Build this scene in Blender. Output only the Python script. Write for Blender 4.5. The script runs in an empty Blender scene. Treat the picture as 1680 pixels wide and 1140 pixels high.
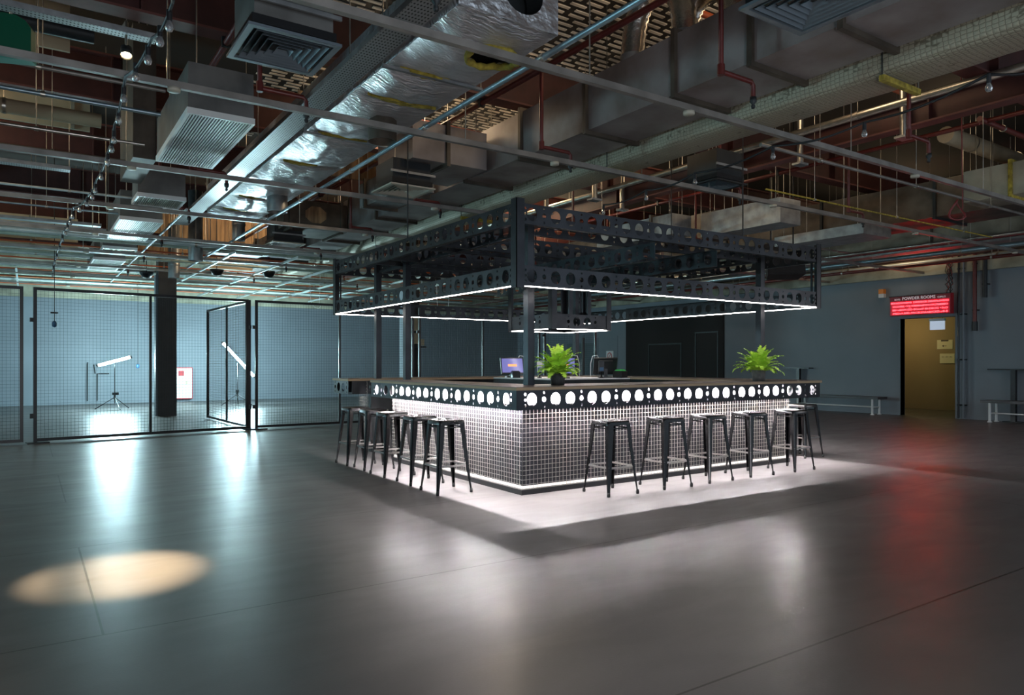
import bpy, math, random
from mathutils import Vector, Matrix, Quaternion
random.seed(7)
S = bpy.context.scene
COL = S.collection
PI = math.pi
R = math.radians

# ---------------------------------------------------------------- camera, world, light, exposure
CAMH = 1.36
FPX = 1183.0
cd = bpy.data.cameras.new('camera')
cam = bpy.data.objects.new('camera', cd)
COL.objects.link(cam)
cam.location = (0, 0, CAMH)
cam.rotation_euler = (R(90), 0, R(-33.97))
cd.sensor_width = 36.0
cd.lens = FPX / 1680 * 36.0
cd.shift_y = 25.0 / 1680
cd.clip_start = 0.05
cd.clip_end = 200
S.camera = cam
S.view_settings.view_transform = 'Standard'
S.view_settings.look = 'None'
S.view_settings.gamma = 1
S.view_settings.use_curve_mapping = False
S.view_settings.exposure = 1.1
S.cycles.use_denoising = True
S.cycles.max_bounces = 6
S.cycles.diffuse_bounces = 3
S.cycles.glossy_bounces = 4
S.cycles.transmission_bounces = 4
S.cycles.transparent_max_bounces = 8
S.cycles.caustics_reflective = False
S.cycles.caustics_refractive = False
S.cycles.sample_clamp_indirect = 4.0

W = bpy.data.worlds.new('world')
S.world = W
W.use_nodes = True
W.node_tree.nodes['Background'].inputs[0].default_value = (0.55, 0.66, 0.78, 1)
W.node_tree.nodes['Background'].inputs[1].default_value = 0.48

def lamp(name, kind, loc, energy, color, radius=0.1, rot=None, **kw):
    l = bpy.data.lights.new(name, kind)
    l.energy = energy
    l.color = color
    if kind in ('POINT', 'SPOT'):
        l.shadow_soft_size = radius
    for k, v in kw.items():
        setattr(l, k, v)
    o = bpy.data.objects.new(name, l)
    o.location = loc
    if rot:
        o.rotation_euler = rot
    COL.objects.link(o)
    return o

WARM = (1.0, 0.74, 0.46)
COOL = (0.48, 0.88, 1.0)
# warm lamps in the ceiling void; the last entries are added fill lights
for i, (x, y, z, e) in enumerate([(5.0, 10.2, 5.25, 55), (8.4, 5.4, 5.3, 12), (5.2, 17.8, 5.2, 80), (10.6, 9.4, 5.3, 13),
                                  (-2.2, 9.4, 5.2, 45), (-1.5, 12.6, 5.2, 60), (13.2, 6.0, 5.2, 9), (9.0, 13.0, 5.3, 80), (-3.0, 18.6, 5.0, 60), (5.6, 5.4, 5.72, 28), (17.9, 9.5, 4.7, 20), (12.6, 16.5, 5.0, 45)]):
    lamp('void_and_fill_lamp', 'POINT', (x, y, z), e, WARM, 0.35)
# added fill lights without fixtures: cool from the left, neutral from the camera side
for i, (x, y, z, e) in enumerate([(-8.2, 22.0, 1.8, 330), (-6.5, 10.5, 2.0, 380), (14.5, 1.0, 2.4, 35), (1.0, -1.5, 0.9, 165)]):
    lamp('fill_light', 'POINT', (x, y, z), e, COOL if i < 2 else (0.95, 0.93, 0.95), 0.5)

# ---------------------------------------------------------------- helpers
def srgb(r, g, b):
    f = lambda c: c / 12.92 if c <= 0.04045 else ((c + 0.055) / 1.055) ** 2.4
    return (f(r / 255), f(g / 255), f(b / 255), 1)

MATS = {}
def mat(name, col, rough=0.5, metal=0.0, noise=0.0, nscale=8.0, bump=0.0, bscale=40.0, emit=None, estr=0.0, col2=None, stretch=None, spec=0.5, bdist=0.01):
    m = bpy.data.materials.new(name)
    m.use_nodes = True
    nt = m.node_tree
    b = nt.nodes['Principled BSDF']
    b.inputs['Base Color'].default_value = col
    b.inputs['Roughness'].default_value = rough
    b.inputs['Metallic'].default_value = metal
    b.inputs['Specular IOR Level'].default_value = spec
    tc = None
    if noise or bump:
        tc = nt.nodes.new('ShaderNodeTexCoord')
        src = tc.outputs['Object']
        if stretch:
            mp = nt.nodes.new('ShaderNodeMapping')
            mp.inputs['Scale'].default_value = stretch
            nt.links.new(src, mp.inputs['Vector'])
            src = mp.outputs['Vector']
    if noise:
        n = nt.nodes.new('ShaderNodeTexNoise')
        n.inputs['Scale'].default_value = nscale
        n.inputs['Detail'].default_value = 5
        nt.links.new(src, n.inputs['Vector'])
        r = nt.nodes.new('ShaderNodeValToRGB')
        r.color_ramp.elements[0].position = 0.35
        r.color_ramp.elements[1].position = 0.65
        c2 = col2 if col2 else tuple(max(0, c * (1 - noise)) for c in col[:3]) + (1,)
        r.color_ramp.elements[0].color = c2
        r.color_ramp.elements[1].color = col
        nt.links.new(n.outputs['Fac'], r.inputs['Fac'])
        nt.links.new(r.outputs['Color'], b.inputs['Base Color'])
    if bump:
        n2 = nt.nodes.new('ShaderNodeTexNoise')
        n2.inputs['Scale'].default_value = bscale
        n2.inputs['Detail'].default_value = 3
        nt.links.new(src, n2.inputs['Vector'])
        bp = nt.nodes.new('ShaderNodeBump')
        bp.inputs['Strength'].default_value = bump
        bp.inputs['Distance'].default_value = bdist
        nt.links.new(n2.outputs['Fac'], bp.inputs['Height'])
        nt.links.new(bp.outputs['Normal'], b.inputs['Normal'])
    if emit:
        b.inputs['Emission Color'].default_value = emit
        b.inputs['Emission Strength'].default_value = estr
    MATS[name] = m
    return m

M_black = mat('black_paint', (0.012, 0.013, 0.015, 1), 0.32, 0.2, 0.3, 5)
M_beam = mat('black_steel', (0.058, 0.060, 0.066, 1), 0.34, 0.9, 0.35, 3, 0.08, 30)
M_stool = mat('stool_black', (0.004, 0.004, 0.0045, 1), 0.24, 0.1, 0.2, 9)
M_rubber = mat('rubber', (0.015, 0.015, 0.015, 1), 0.8)
M_bareSt = mat('worn_steel', (0.35, 0.33, 0.31, 1), 0.35, 0.9)
M_galv = mat('galvanised', (0.40, 0.41, 0.41, 1), 0.42, 0.75, 0.35, 6, 0.05, 20)
M_duct = mat('duct_steel', (0.36, 0.335, 0.33, 1), 0.48, 0.35, 0.4, 1.6, 0.05, 6, col2=(0.20, 0.165, 0.15, 1))
M_plenum = mat('plenum_steel', (0.20, 0.20, 0.19, 1), 0.45, 0.5, 0.4, 2.5, 0.05, 8)
M_ductdark = mat('duct_brown', (0.13, 0.105, 0.08, 1), 0.55, 0.4, 0.5, 3)
M_channel = mat('channel_steel', (0.34, 0.315, 0.285, 1), 0.45, 0.5, 0.4, 3)
M_tee = mat('pale_tee', (0.62, 0.70, 0.70, 1), 0.4, 0.2, 0.2, 5)
M_foil = mat('foil', (0.80, 0.80, 0.82, 1), 0.36, 0.9, 0.15, 3, 0.9, 9, stretch=(0.9, 5.0, 1), bdist=0.035)
M_flex = mat('flex_foil', (0.60, 0.56, 0.50, 1), 0.25, 0.95, 0.2, 6, 0.4, 25)
M_yellow = mat('glass_wool', (0.52, 0.40, 0.06, 1), 0.95, 0, 0.6, 14, 0.8, 40)
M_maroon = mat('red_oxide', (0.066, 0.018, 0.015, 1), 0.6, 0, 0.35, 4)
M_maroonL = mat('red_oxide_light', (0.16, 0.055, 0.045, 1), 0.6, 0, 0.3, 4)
M_redpipe = mat('sprinkler_red', (0.13, 0.018, 0.014, 1), 0.4, 0.1, 0.3, 9)
M_orange = mat('red_orange', (0.55, 0.12, 0.04, 1), 0.45)
M_dark = mat('dark_housing', (0.03, 0.034, 0.036, 1), 0.5, 0.4, 0.3, 4)
M_grille = mat('grille_white', (0.85, 0.88, 0.86, 1), 0.35, 0.2)
M_grilleG = mat('grille_grey', (0.16, 0.20, 0.23, 1), 0.4, 0.5)
M_beige = mat('grille_beige', (0.50, 0.47, 0.38, 1), 0.5, 0.0)
M_cream = mat('cream_panel', (0.60, 0.50, 0.33, 1), 0.8, 0, 0.25, 1.5)
M_concrete = mat('concrete', (0.44, 0.42, 0.32, 1), 0.9, 0, 0.5, 1.7, 0.3, 20)
M_timber = mat('boards', (0.48, 0.31, 0.16, 1), 0.7, 0, 0.6, 2.0, stretch=(6, 6, 0.6), col2=(0.18, 0.11, 0.06, 1))
M_deck = mat('deck', (0.80, 0.74, 0.64, 1), 0.8, 0, 0.6, 2.0)
M_deckD = mat('deck_dark', (0.02, 0.018, 0.016, 1), 0.9)
M_silverpipe = mat('silver_pipe', (0.55, 0.53, 0.47, 1), 0.3, 0.9, 0.3, 8)
M_bluepipe = mat('blue_strut', (0.30, 0.40, 0.45, 1), 0.35, 0.7, 0.2, 8)
M_greenpipe = mat('pale_green_pipe', (0.42, 0.50, 0.42, 1), 0.6, 0, 0.3, 5)
M_pot = mat('pot_grey', (0.05, 0.05, 0.05, 1), 0.7, 0, 0.3, 18)
M_pot2 = mat('pot_stone', (0.16, 0.15, 0.14, 1), 0.85, 0, 0.4, 18)
M_soil = mat('soil', (0.03, 0.02, 0.012, 1), 0.95)
M_white = mat('white_paint', (0.72, 0.72, 0.72, 1), 0.5)
M_wire = mat('bar_wire', (0.50, 0.47, 0.42, 1), 0.45, 0.4)
M_fwire = mat('fence_wire', (0.03, 0.033, 0.036, 1), 0.5, 0.4)
M_tile = mat('dark_cladding', (0.022, 0.021, 0.028, 1), 0.45, 0.1, 0.6, 9, stretch=(2, 2, 0.15), col2=(0.012, 0.012, 0.016, 1))
M_bulb = mat('bulb_glass', (0.80, 0.82, 0.85, 1), 0.06)
M_bulb.node_tree.nodes['Principled BSDF'].inputs['Transmission Weight'].default_value = 0.85
M_wall = mat('wall_paint', (0.185, 0.213, 0.245, 1), 0.55, 0, 0.12, 0.8, 0.15, 4)
M_darkwall = mat('dark_wall_paint', (0.014, 0.012, 0.012, 1), 0.85, 0, 0.15, 1.0)
M_door = mat('door_paint', (0.10, 0.135, 0.15, 1), 0.4)
M_brownwall = mat('corridor_paint', (0.28, 0.22, 0.12, 1), 0.7, 0, 0.1, 1)
M_bench = mat('bench_top', (0.07, 0.07, 0.075, 1), 0.4)
M_whitepipe = mat('white_pipe', (0.70, 0.72, 0.72, 1), 0.35)
M_column = mat('column_cladding', (0.05, 0.05, 0.05, 1), 0.55, 0.2, 0.3, 3)
M_green = mat('green_plastic', (0.0, 0.085, 0.04, 1), 0.4)
M_greenlit = mat('green_cash', (0.05, 0.55, 0.12, 1), 0.5)
M_leds = mat('led_diffuser', (0.9, 0.9, 0.9, 1), 0.4, emit=(1.0, 0.90, 0.84, 1), estr=17.0)
M_ledi = mat('led_bright', (0.9, 0.9, 0.9, 1), 0.4, emit=(1.0, 0.92, 0.87, 1), estr=13.0)
M_ledc = mat('led_counter', (0.9, 0.9, 0.9, 1), 0.4, emit=(1.0, 0.93, 0.96, 1), estr=1450.0)
M_ledk = mat('led_kick', (0.9, 0.9, 0.9, 1), 0.4, emit=(1.0, 0.90, 0.84, 1), estr=0.5)
M_tube = mat('tube_light', (0.9, 0.9, 0.9, 1), 0.4, emit=(0.60, 0.93, 1.0, 1), estr=450.0)
M_warmbulb = mat('lamp_glow', (1, 0.8, 0.5, 1), 0.4, emit=(1.0, 0.70, 0.35, 1), estr=60.0)
M_redled = mat('red_led', (0.3, 0.0, 0.0, 1), 0.5, emit=(1.0, 0.012, 0.016, 1), estr=15.0)
M_redbox = mat('sign_box', (0.05, 0.012, 0.014, 1), 0.4, emit=(1.0, 0.02, 0.05, 1), estr=0.02)
M_redface = mat('sign_face', (0.10, 0.005, 0.01, 1), 0.4, emit=(1.0, 0.02, 0.06, 1), estr=0.14)
M_letter = mat('sign_letter', (0.7, 0.7, 0.72, 1), 0.5, emit=(0.8, 0.8, 0.85, 1), estr=0.12)  # faint emission stands in for light falling on the letters
M_screen = mat('screen_glow', (0.02, 0.02, 0.06, 1), 0.2, emit=(0.10, 0.10, 0.26, 1), estr=0.9)
M_screenO = mat('screen_banner', (0.3, 0.05, 0.02, 1), 0.4, emit=(1.0, 0.26, 0.10, 1), estr=0.95)
M_amber = mat('amber_lens', (0.75, 0.25, 0.03, 1), 0.35)
M_paper = mat('paper', (0.62, 0.60, 0.42, 1), 0.7)
M_exit = mat('exit_panel', (0.45, 0.50, 0.58, 1), 0.5, emit=(0.6, 0.7, 0.85, 1), estr=0.25)
M_greenglow = mat('green_lamp', (0.1, 0.5, 0.3, 1), 0.5, emit=(0.15, 1.0, 0.55, 1), estr=2.2)
M_redsign = mat('sign_red', (0.5, 0.02, 0.03, 1), 0.5)
M_cable = mat('black_cable', (0.01, 0.01, 0.012, 1), 0.5)
M_redcable = mat('red_cable', (0.20, 0.03, 0.03, 1), 0.5)
M_bluewrap = mat('blue_wrap', (0.03, 0.10, 0.20, 1), 0.5)
M_speaker = mat('speaker_black', (0.012, 0.012, 0.014, 1), 0.6, 0, 0.2, 30)

# countertop: plywood sheet, brown face, pale edge
def make_counter_mat():
    m = mat('counter_top', (0.17, 0.13, 0.105, 1), 0.35, 0, 0.4, 3, stretch=(1, 7, 1), col2=(0.10, 0.075, 0.06, 1))
    return m
M_top = make_counter_mat()
M_edge = mat('ply_edge', (0.42, 0.30, 0.18, 1), 0.6)

def make_floor():
    m = bpy.data.materials.new('floor_vinyl')
    m.use_nodes = True
    nt = m.node_tree
    b = nt.nodes['Principled BSDF']
    L = nt.links.new
    tc = nt.nodes.new('ShaderNodeTexCoord')
    mp = nt.nodes.new('ShaderNodeMapping')
    mp.inputs['Location'].default_value = (11.68, 2.06 * 5 - 4.13, 0)
    L(tc.outputs['Object'], mp.inputs['Vector'])
    br = nt.nodes.new('ShaderNodeTexBrick')
    br.inputs['Scale'].default_value = 1.0
    br.inputs['Brick Width'].default_value = 12.0
    br.inputs['Row Height'].default_value = 2.06
    br.inputs['Mortar Size'].default_value = 0.007
    br.inputs['Mortar Smooth'].default_value = 0.3
    br.offset = 0.37
    br.inputs['Color1'].default_value = (1, 1, 1, 1)
    br.inputs['Color2'].default_value = (0.93, 0.93, 0.93, 1)
    br.inputs['Mortar'].default_value = (0.15, 0.13, 0.11, 1)
    L(mp.outputs['Vector'], br.inputs['Vector'])
    n = nt.nodes.new('ShaderNodeTexNoise'); n.inputs['Scale'].default_value = 0.55; n.inputs['Detail'].default_value = 7
    mp2 = nt.nodes.new('ShaderNodeMapping'); mp2.inputs['Scale'].default_value = (1.0, 2.6, 1)
    L(tc.outputs['Object'], mp2.inputs['Vector']); L(mp2.outputs['Vector'], n.inputs['Vector'])
    r = nt.nodes.new('ShaderNodeValToRGB')
    r.color_ramp.elements[0].position = 0.3; r.color_ramp.elements[0].color = (0.085, 0.080, 0.078, 1)
    r.color_ramp.elements[1].position = 0.7; r.color_ramp.elements[1].color = (0.115, 0.108, 0.105, 1)
    L(n.outputs['Fac'], r.inputs['Fac'])
    mx = nt.nodes.new('ShaderNodeMix'); mx.data_type = 'RGBA'; mx.blend_type = 'MULTIPLY'; mx.inputs['Factor'].default_value = 1
    L(r.outputs['Color'], mx.inputs['A']); L(br.outputs['Color'], mx.inputs['B'])
    L(mx.outputs['Result'], b.inputs['Base Color'])
    # scuffs vary the gloss
    n2 = nt.nodes.new('ShaderNodeTexNoise'); n2.inputs['Scale'].default_value = 1.6; n2.inputs['Detail'].default_value = 8; n2.inputs['Distortion'].default_value = 0.6
    L(mp2.outputs['Vector'], n2.inputs['Vector'])
    mr = nt.nodes.new('ShaderNodeMapRange'); mr.inputs['From Min'].default_value = 0.3; mr.inputs['From Max'].default_value = 0.7
    mr.inputs['To Min'].default_value = 0.31; mr.inputs['To Max'].default_value = 0.40
    L(n2.outputs['Fac'], mr.inputs['Value']); L(mr.outputs['Result'], b.inputs['Roughness'])
    b.inputs['Specular IOR Level'].default_value = 0.6
    n3 = nt.nodes.new('ShaderNodeTexNoise'); n3.inputs['Scale'].default_value = 90; n3.inputs['Detail'].default_value = 2
    L(tc.outputs['Object'], n3.inputs['Vector'])
    bp = nt.nodes.new('ShaderNodeBump'); bp.inputs['Strength'].default_value = 0.15; bp.inputs['Distance'].default_value = 0.002
    L(n3.outputs['Fac'], bp.inputs['Height']); L(bp.outputs['Normal'], b.inputs['Normal'])
    return m
M_floor = make_floor()

def make_chicken():
    m = mat('mesh_wrapped', (0.30, 0.28, 0.22, 1), 0.55, 0.25, 0)
    nt = m.node_tree
    b = nt.nodes['Principled BSDF']
    L = nt.links.new
    tc = nt.nodes.new('ShaderNodeTexCoord')
    mp = nt.nodes.new('ShaderNodeMapping'); mp.inputs['Scale'].default_value = (1, 0.8, 1)
    L(tc.outputs['Object'], mp.inputs['Vector'])
    v = nt.nodes.new('ShaderNodeTexVoronoi'); v.feature = 'DISTANCE_TO_EDGE'; v.inputs['Scale'].default_value = 28; v.inputs['Randomness'].default_value = 0.2
    L(mp.outputs['Vector'], v.inputs['Vector'])
    r = nt.nodes.new('ShaderNodeValToRGB')
    r.color_ramp.elements[0].position = 0.02; r.color_ramp.elements[0].color = (0.17, 0.145, 0.10, 1)
    r.color_ramp.elements[1].position = 0.07; r.color_ramp.elements[1].color = (0.40, 0.365, 0.27, 1)
    L(v.outputs['Distance'], r.inputs['Fac']); L(r.outputs['Color'], b.inputs['Base Color'])
    mr = nt.nodes.new('ShaderNodeMapRange'); mr.inputs['From Max'].default_value = 0.3
    L(v.outputs['Distance'], mr.inputs['Value'])
    bp = nt.nodes.new('ShaderNodeBump'); bp.inputs['Strength'].default_value = 0.4; bp.inputs['Distance'].default_value = 0.012
    L(mr.outputs['Result'], bp.inputs['Height']); L(bp.outputs['Normal'], b.inputs['Normal'])
    return m
M_chick = make_chicken()

def make_tray_mat():
    m = mat('perforated_tray', (0.33, 0.34, 0.34, 1), 0.4, 0.7, 0)
    nt = m.node_tree; b = nt.nodes['Principled BSDF']; L = nt.links.new
    tc = nt.nodes.new('ShaderNodeTexCoord')
    v = nt.nodes.new('ShaderNodeTexVoronoi'); v.inputs['Scale'].default_value = 28; v.inputs['Randomness'].default_value = 0.0
    mp = nt.nodes.new('ShaderNodeMapping'); mp.inputs['Scale'].default_value = (1.3, 0.7, 1)
    L(tc.outputs['Object'], mp.inputs['Vector']); L(mp.outputs['Vector'], v.inputs['Vector'])
    r = nt.nodes.new('ShaderNodeValToRGB')
    r.color_ramp.elements[0].position = 0.22; r.color_ramp.elements[0].color = (0.015, 0.015, 0.015, 1)
    r.color_ramp.elements[1].position = 0.28; r.color_ramp.elements[1].color = (0.33, 0.34, 0.34, 1)
    L(v.outputs['Distance'], r.inputs['Fac']); L(r.outputs['Color'], b.inputs['Base Color'])
    return m
M_tray = make_tray_mat()

def make_leaf():
    m = mat('fern_leaf', (0.66, 0.95, 0.10, 1), 0.5, 0, 0.4, 12, col2=(0.42, 0.75, 0.06, 1))
    b = m.node_tree.nodes['Principled BSDF']
    b.inputs['Subsurface Weight'].default_value = 0.0
    return m
M_leaf = make_leaf()

class MB:
    def __init__(s):
        s.v = []; s.f = []; s.sm = []
    def add(s, vs, fs, smooth=False):
        n = len(s.v)
        s.v += [tuple(p) for p in vs]
        s.f += [tuple(i + n for i in f) for f in fs]
        s.sm += [smooth] * len(fs)
        return s
    def box(s, x0, x1, y0, y1, z0, z1):
        return s.add([(x0, y0, z0), (x1, y0, z0), (x1, y1, z0), (x0, y1, z0), (x0, y0, z1), (x1, y0, z1), (x1, y1, z1), (x0, y1, z1)],
                     [(0, 3, 2, 1), (4, 5, 6, 7), (0, 1, 5, 4), (1, 2, 6, 5), (2, 3, 7, 6), (3, 0, 4, 7)])
    def hexa(s, lo, hi):
        return s.add(list(lo) + list(hi), [(0, 3, 2, 1), (4, 5, 6, 7), (0, 1, 5, 4), (1, 2, 6, 5), (2, 3, 7, 6), (3, 0, 4, 7)])
    def bar(s, p0, p1, w, h, up=(0, 0, 1), w1=None, h1=None):
        p0 = Vector(p0); p1 = Vector(p1); d = (p1 - p0).normalized(); up = Vector(up)
        if abs(d.dot(up)) > 0.99: up = Vector((1, 0, 0))
        a = d.cross(up).normalized(); b = a.cross(d).normalized()
        w1 = w if w1 is None else w1; h1 = h if h1 is None else h1
        q = lambda p, w, h: [p - a * w / 2 - b * h / 2, p + a * w / 2 - b * h / 2, p + a * w / 2 + b * h / 2, p - a * w / 2 + b * h / 2]
        return s.hexa(q(p0, w, h), q(p1, w1, h1))
    def tube(s, pts, r, n=8, r1=None, cap=True):
        pts = [Vector(p) for p in pts]
        m = len(pts); rings = []
        ref = None
        for i, p in enumerate(pts):
            d = (pts[min(i + 1, m - 1)] - pts[max(i - 1, 0)]).normalized()
            if ref is None:
                ref = Vector((0, 0, 1)) if abs(d.z) < 0.9 else Vector((1, 0, 0))
            a = d.cross(ref)
            if a.length < 1e-4:
                a = d.cross(Vector((0, 1, 0)))
            a.normalize(); b = a.cross(d).normalized(); ref = b
            rr = r if r1 is None else r + (r1 - r) * i / (m - 1)
            if isinstance(r, (list, tuple)): rr = r[i]
            rings.append([p + (a * math.cos(2 * PI * k / n) + b * math.sin(2 * PI * k / n)) * rr for k in range(n)])
        vs = [q for g in rings for q in g]; fs = []
        for i in range(m - 1):
            for k in range(n):
                fs.append((i * n + k, i * n + (k + 1) % n, (i + 1) * n + (k + 1) % n, (i + 1) * n + k))
        s.add(vs, fs, True)
        if cap:
            s.add([pts[0]] + rings[0], [(0, 1 + (k + 1) % n, 1 + k) for k in range(n)])
            s.add([pts[-1]] + rings[-1], [(0, 1 + k, 1 + (k + 1) % n) for k in range(n)])
        return s
    def lathe(s, prof, c=(0, 0, 0), n=16, smooth=True):
        cx, cy, cz = c
        vs = []; fs = []
        for (r, z) in prof:
            for k in range(n):
                a = 2 * PI * k / n
                vs.append((cx + r * math.cos(a), cy + r * math.sin(a), cz + z))
        for i in range(len(prof) - 1):
            for k in range(n):
                fs.append((i * n + k, i * n + (k + 1) % n, (i + 1) * n + (k + 1) % n, (i + 1) * n + k))
        return s.add(vs, fs, smooth)
    def build(s, name, m, parent=None, loc=None, rot=None, label=None):
        me = bpy.data.meshes.new(name)
        me.from_pydata([tuple(v) for v in s.v], [], s.f)
        me.polygons.foreach_set('use_smooth', s.sm)
        me.materials.append(m)
        me.update()
        return link(name, me, parent, loc, rot, label)

def link(name, me, parent=None, loc=None, rot=None, label=None):
    o = bpy.data.objects.new(name, me)
    COL.objects.link(o)
    if loc is not None: o.location = loc
    if rot is not None: o.rotation_euler = rot
    if parent is not None: o.parent = parent
    if label: o['label'] = label
    return o

def tag(o, label, cat, group=None, kind=None):
    o['label'] = label; o['category'] = cat
    if group: o['group'] = group
    if kind: o['kind'] = kind
    return o

def thing(name, label, cat, loc=(0, 0, 0), rz=0, group=None, rot=None):
    o = bpy.data.objects.new(name, None)
    COL.objects.link(o)
    o.empty_display_size = 0.1
    o.location = loc
    o.rotation_euler = rot if rot else (0, 0, rz)
    return tag(o, label, cat, group)

def struct(name, mb, m):
    o = mb.build(name, m)
    o['kind'] = 'structure'
    return o

KIDS = {}
def kids(o):
    return [c for c in bpy.data.objects if c.parent == o]

def copy_tree(o, loc=None, rz=None, label=None, group=None, parent=None):
    c = o.copy(); COL.objects.link(c)
    if parent is not None: c.parent = parent
    for ch in kids(o): copy_tree(ch, parent=c)
    if loc is not None: c.location = loc
    if rz is not None: c.rotation_euler = (0, 0, rz)
    if label: c['label'] = label
    if group: c['group'] = group
    return c

def spacing(n, a, b):
    return [a + (b - a) * i / (n - 1) for i in range(n)]

# a flat plate with round holes, from a 2D curve (outline and circles), made solid and turned into a mesh
def plate_with_holes(name, L, H, holes, th):
    cu = bpy.data.curves.new(name, 'CURVE')
    cu.dimensions = '2D'; cu.fill_mode = 'BOTH'; cu.extrude = th / 2
    def poly(pts):
        sp = cu.splines.new('POLY'); sp.points.add(len(pts) - 1)
        for i, (x, y) in enumerate(pts): sp.points[i].co = (x, y, 0, 1)
        sp.use_cyclic_u = True
    poly([(0, 0), (L, 0), (L, H), (0, H)])
    for (x, y, rx, ry) in holes:
        n = 22 if rx > 0.03 else 10
        poly([(x + rx * math.cos(2 * PI * k / n), y + ry * math.sin(2 * PI * k / n)) for k in range(n)])
    ob = bpy.data.objects.new(name, cu); COL.objects.link(ob)
    dg = bpy.context.evaluated_depsgraph_get()
    me = bpy.data.meshes.new_from_object(ob.evaluated_get(dg))
    bpy.data.objects.remove(ob)
    vs = [(v.co.x, v.co.z, v.co.y) for v in me.vertices]   # stand the plate up: x along, z up
    fs = [tuple(p.vertices) for p in me.polygons]
    bpy.data.meshes.remove(me)
    return vs, fs

def hole_list(L, H=0.2):
    hs = []
    zc = H / 2
    n = max(1, round((L - 0.66) / 0.48))
    st = (L - n * 0.48) / 2
    def col(x):
        for dz in (-0.055, 0, 0.055): hs.append((x, zc + dz, 0.014, 0.014))
    if L > 2:
        col(0.1); col(L - 0.1)
        hs.append((st - 0.15, zc, 0.060, 0.066)); hs.append((L - st + 0.15, zc, 0.060, 0.066))
    else:
        st = (L - n * 0.48) / 2
    for k in range(n + 1):
        x = st + k * 0.48
        if 0.05 < x < L - 0.05:
            hs.append((x, zc, 0.026, 0.026)); hs.append((x, zc + 0.068, 0.010, 0.012)); hs.append((x, zc - 0.068, 0.010, 0.014))
        if k < n:
            for dx in (0.145, 0.335): hs.append((x + dx, zc, 0.062, 0.066))
    return hs

BEAMS = {}
def beam_mesh(L, H=0.2, fl=0.055):
    key = round(L, 3)
    if key in BEAMS: return BEAMS[key]
    vs, fs = plate_with_holes('plate', L, H, hole_list(L, H), 0.006)
    mb = MB().add(vs, fs)
    mb.box(0, L, 0.003, fl, 0, 0.005)
    mb.box(0, L, 0.003, fl, H - 0.005, H)
    me = bpy.data.meshes.new('perforated_beam')
    me.from_pydata([tuple(v) for v in mb.v], [], mb.f)
    me.materials.append(M_beam)
    me.update()
    BEAMS[key] = me
    return me

def text_mesh(s, size, th=0.004, spacing_=1.0):
    cu = bpy.data.curves.new('t', 'FONT')
    cu.body = s; cu.size = size; cu.extrude = th / 2; cu.space_character = spacing_; cu.resolution_u = 2
    cu.offset = 0.0
    ob = bpy.data.objects.new('t', cu); COL.objects.link(ob)
    dg = bpy.context.evaluated_depsgraph_get()
    me = bpy.data.meshes.new_from_object(ob.evaluated_get(dg))
    bpy.data.objects.remove(ob)
    return me

# ---------------------------------------------------------------- room shell
XR, YB, XL, YF, ZS = 18.85, 27.5, -9.0, -3.0, 5.9
struct('floor', MB().box(XL, XR + 0.2, YF, YB, -0.1, 0), M_floor)
struct('wall_back', MB().box(XL, XR + 0.2, YB, YB + 0.2, 0, 3.45), M_wall)
struct('trim_1', MB().box(XL, XR, YB - 0.12, YB + 0.2, 3.45, ZS), M_concrete)
struct('trim_2', MB().box(XR - 0.10, XR + 0.2, YF, YB - 0.12, 3.55, ZS), M_concrete)
DY0, DY1, DZ = 8.56, 9.9, 2.5
w = MB()
w.box(XR, XR + 0.2, YF, DY0, 0, 3.55); w.box(XR, XR + 0.2, DY1, YB, 0, 3.55); w.box(XR, XR + 0.2, DY0, DY1, DZ, 3.55)
struct('wall_right', w, M_wall)
struct('wall_left', MB().box(XL - 0.2, XL, YF, YB, 0, ZS), M_wall)
struct('baseboard_right', MB().box(XR - 0.02, XR, YF, DY0 - 0.05, 0, 0.10).box(XR - 0.02, XR, DY1 + 0.05, YB, 0, 0.10), M_wall)
struct('baseboard_back', MB().box(XL, XR, YB - 0.02, YB, 0, 0.10), M_wall)
# corridor beyond the doorway
struct('wall_corridor', MB().box(21.9, 22.0, 5.0, 12.5, 0, 3.0).box(19.05, 22, 12.5, 12.6, 0, 3.0).box(19.05, 22, 4.9, 5.0, 0, 3.0), M_brownwall)
struct('floor_corridor', MB().box(19.05, 22, 4.9, 12.6, -0.1, 0.0), M_floor)
struct('ceiling_corridor', MB().box(19.05, 22, 4.9, 12.6, 2.75, 2.85), M_deckD)
struct('baseboard_corridor', MB().box(21.86, 21.9, 5.0, 12.5, 0, 0.16), M_brownwall)
struct('trim_3', MB().box(XR - 0.03, XR + 0.21, DY0 - 0.05, DY0, 0, DZ + 0.05).box(XR - 0.03, XR + 0.21, DY1, DY1 + 0.05, 0, DZ + 0.05).box(XR - 0.03, XR + 0.21, DY0, DY1, DZ, DZ + 0.05), M_wall)
lamp('corridor_lamp', 'POINT', (20.6, 11.2, 2.4), 17, (1.0, 0.72, 0.32), 0.15)
# slab: ribbed deck across the hall, lit ribs painted pale and shaded slab black
dk = MB().box(XL, XR + 0.2, YF, YB, ZS + 0.02, ZS + 0.17)
struct('ceiling', dk, M_deckD)
dk = MB()
y = 0.0
while y < 15.0:
    x = 3.0 + (0.17 if int(y / 0.125) % 3 else 0.0)
    while x < 8.8:
        dk.box(x, x + 0.24, y, y + 0.05, ZS + 0.006, ZS + 0.02); x += 0.34
    y += 0.125
struct('ceiling_ribs', dk, M_deck)
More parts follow.
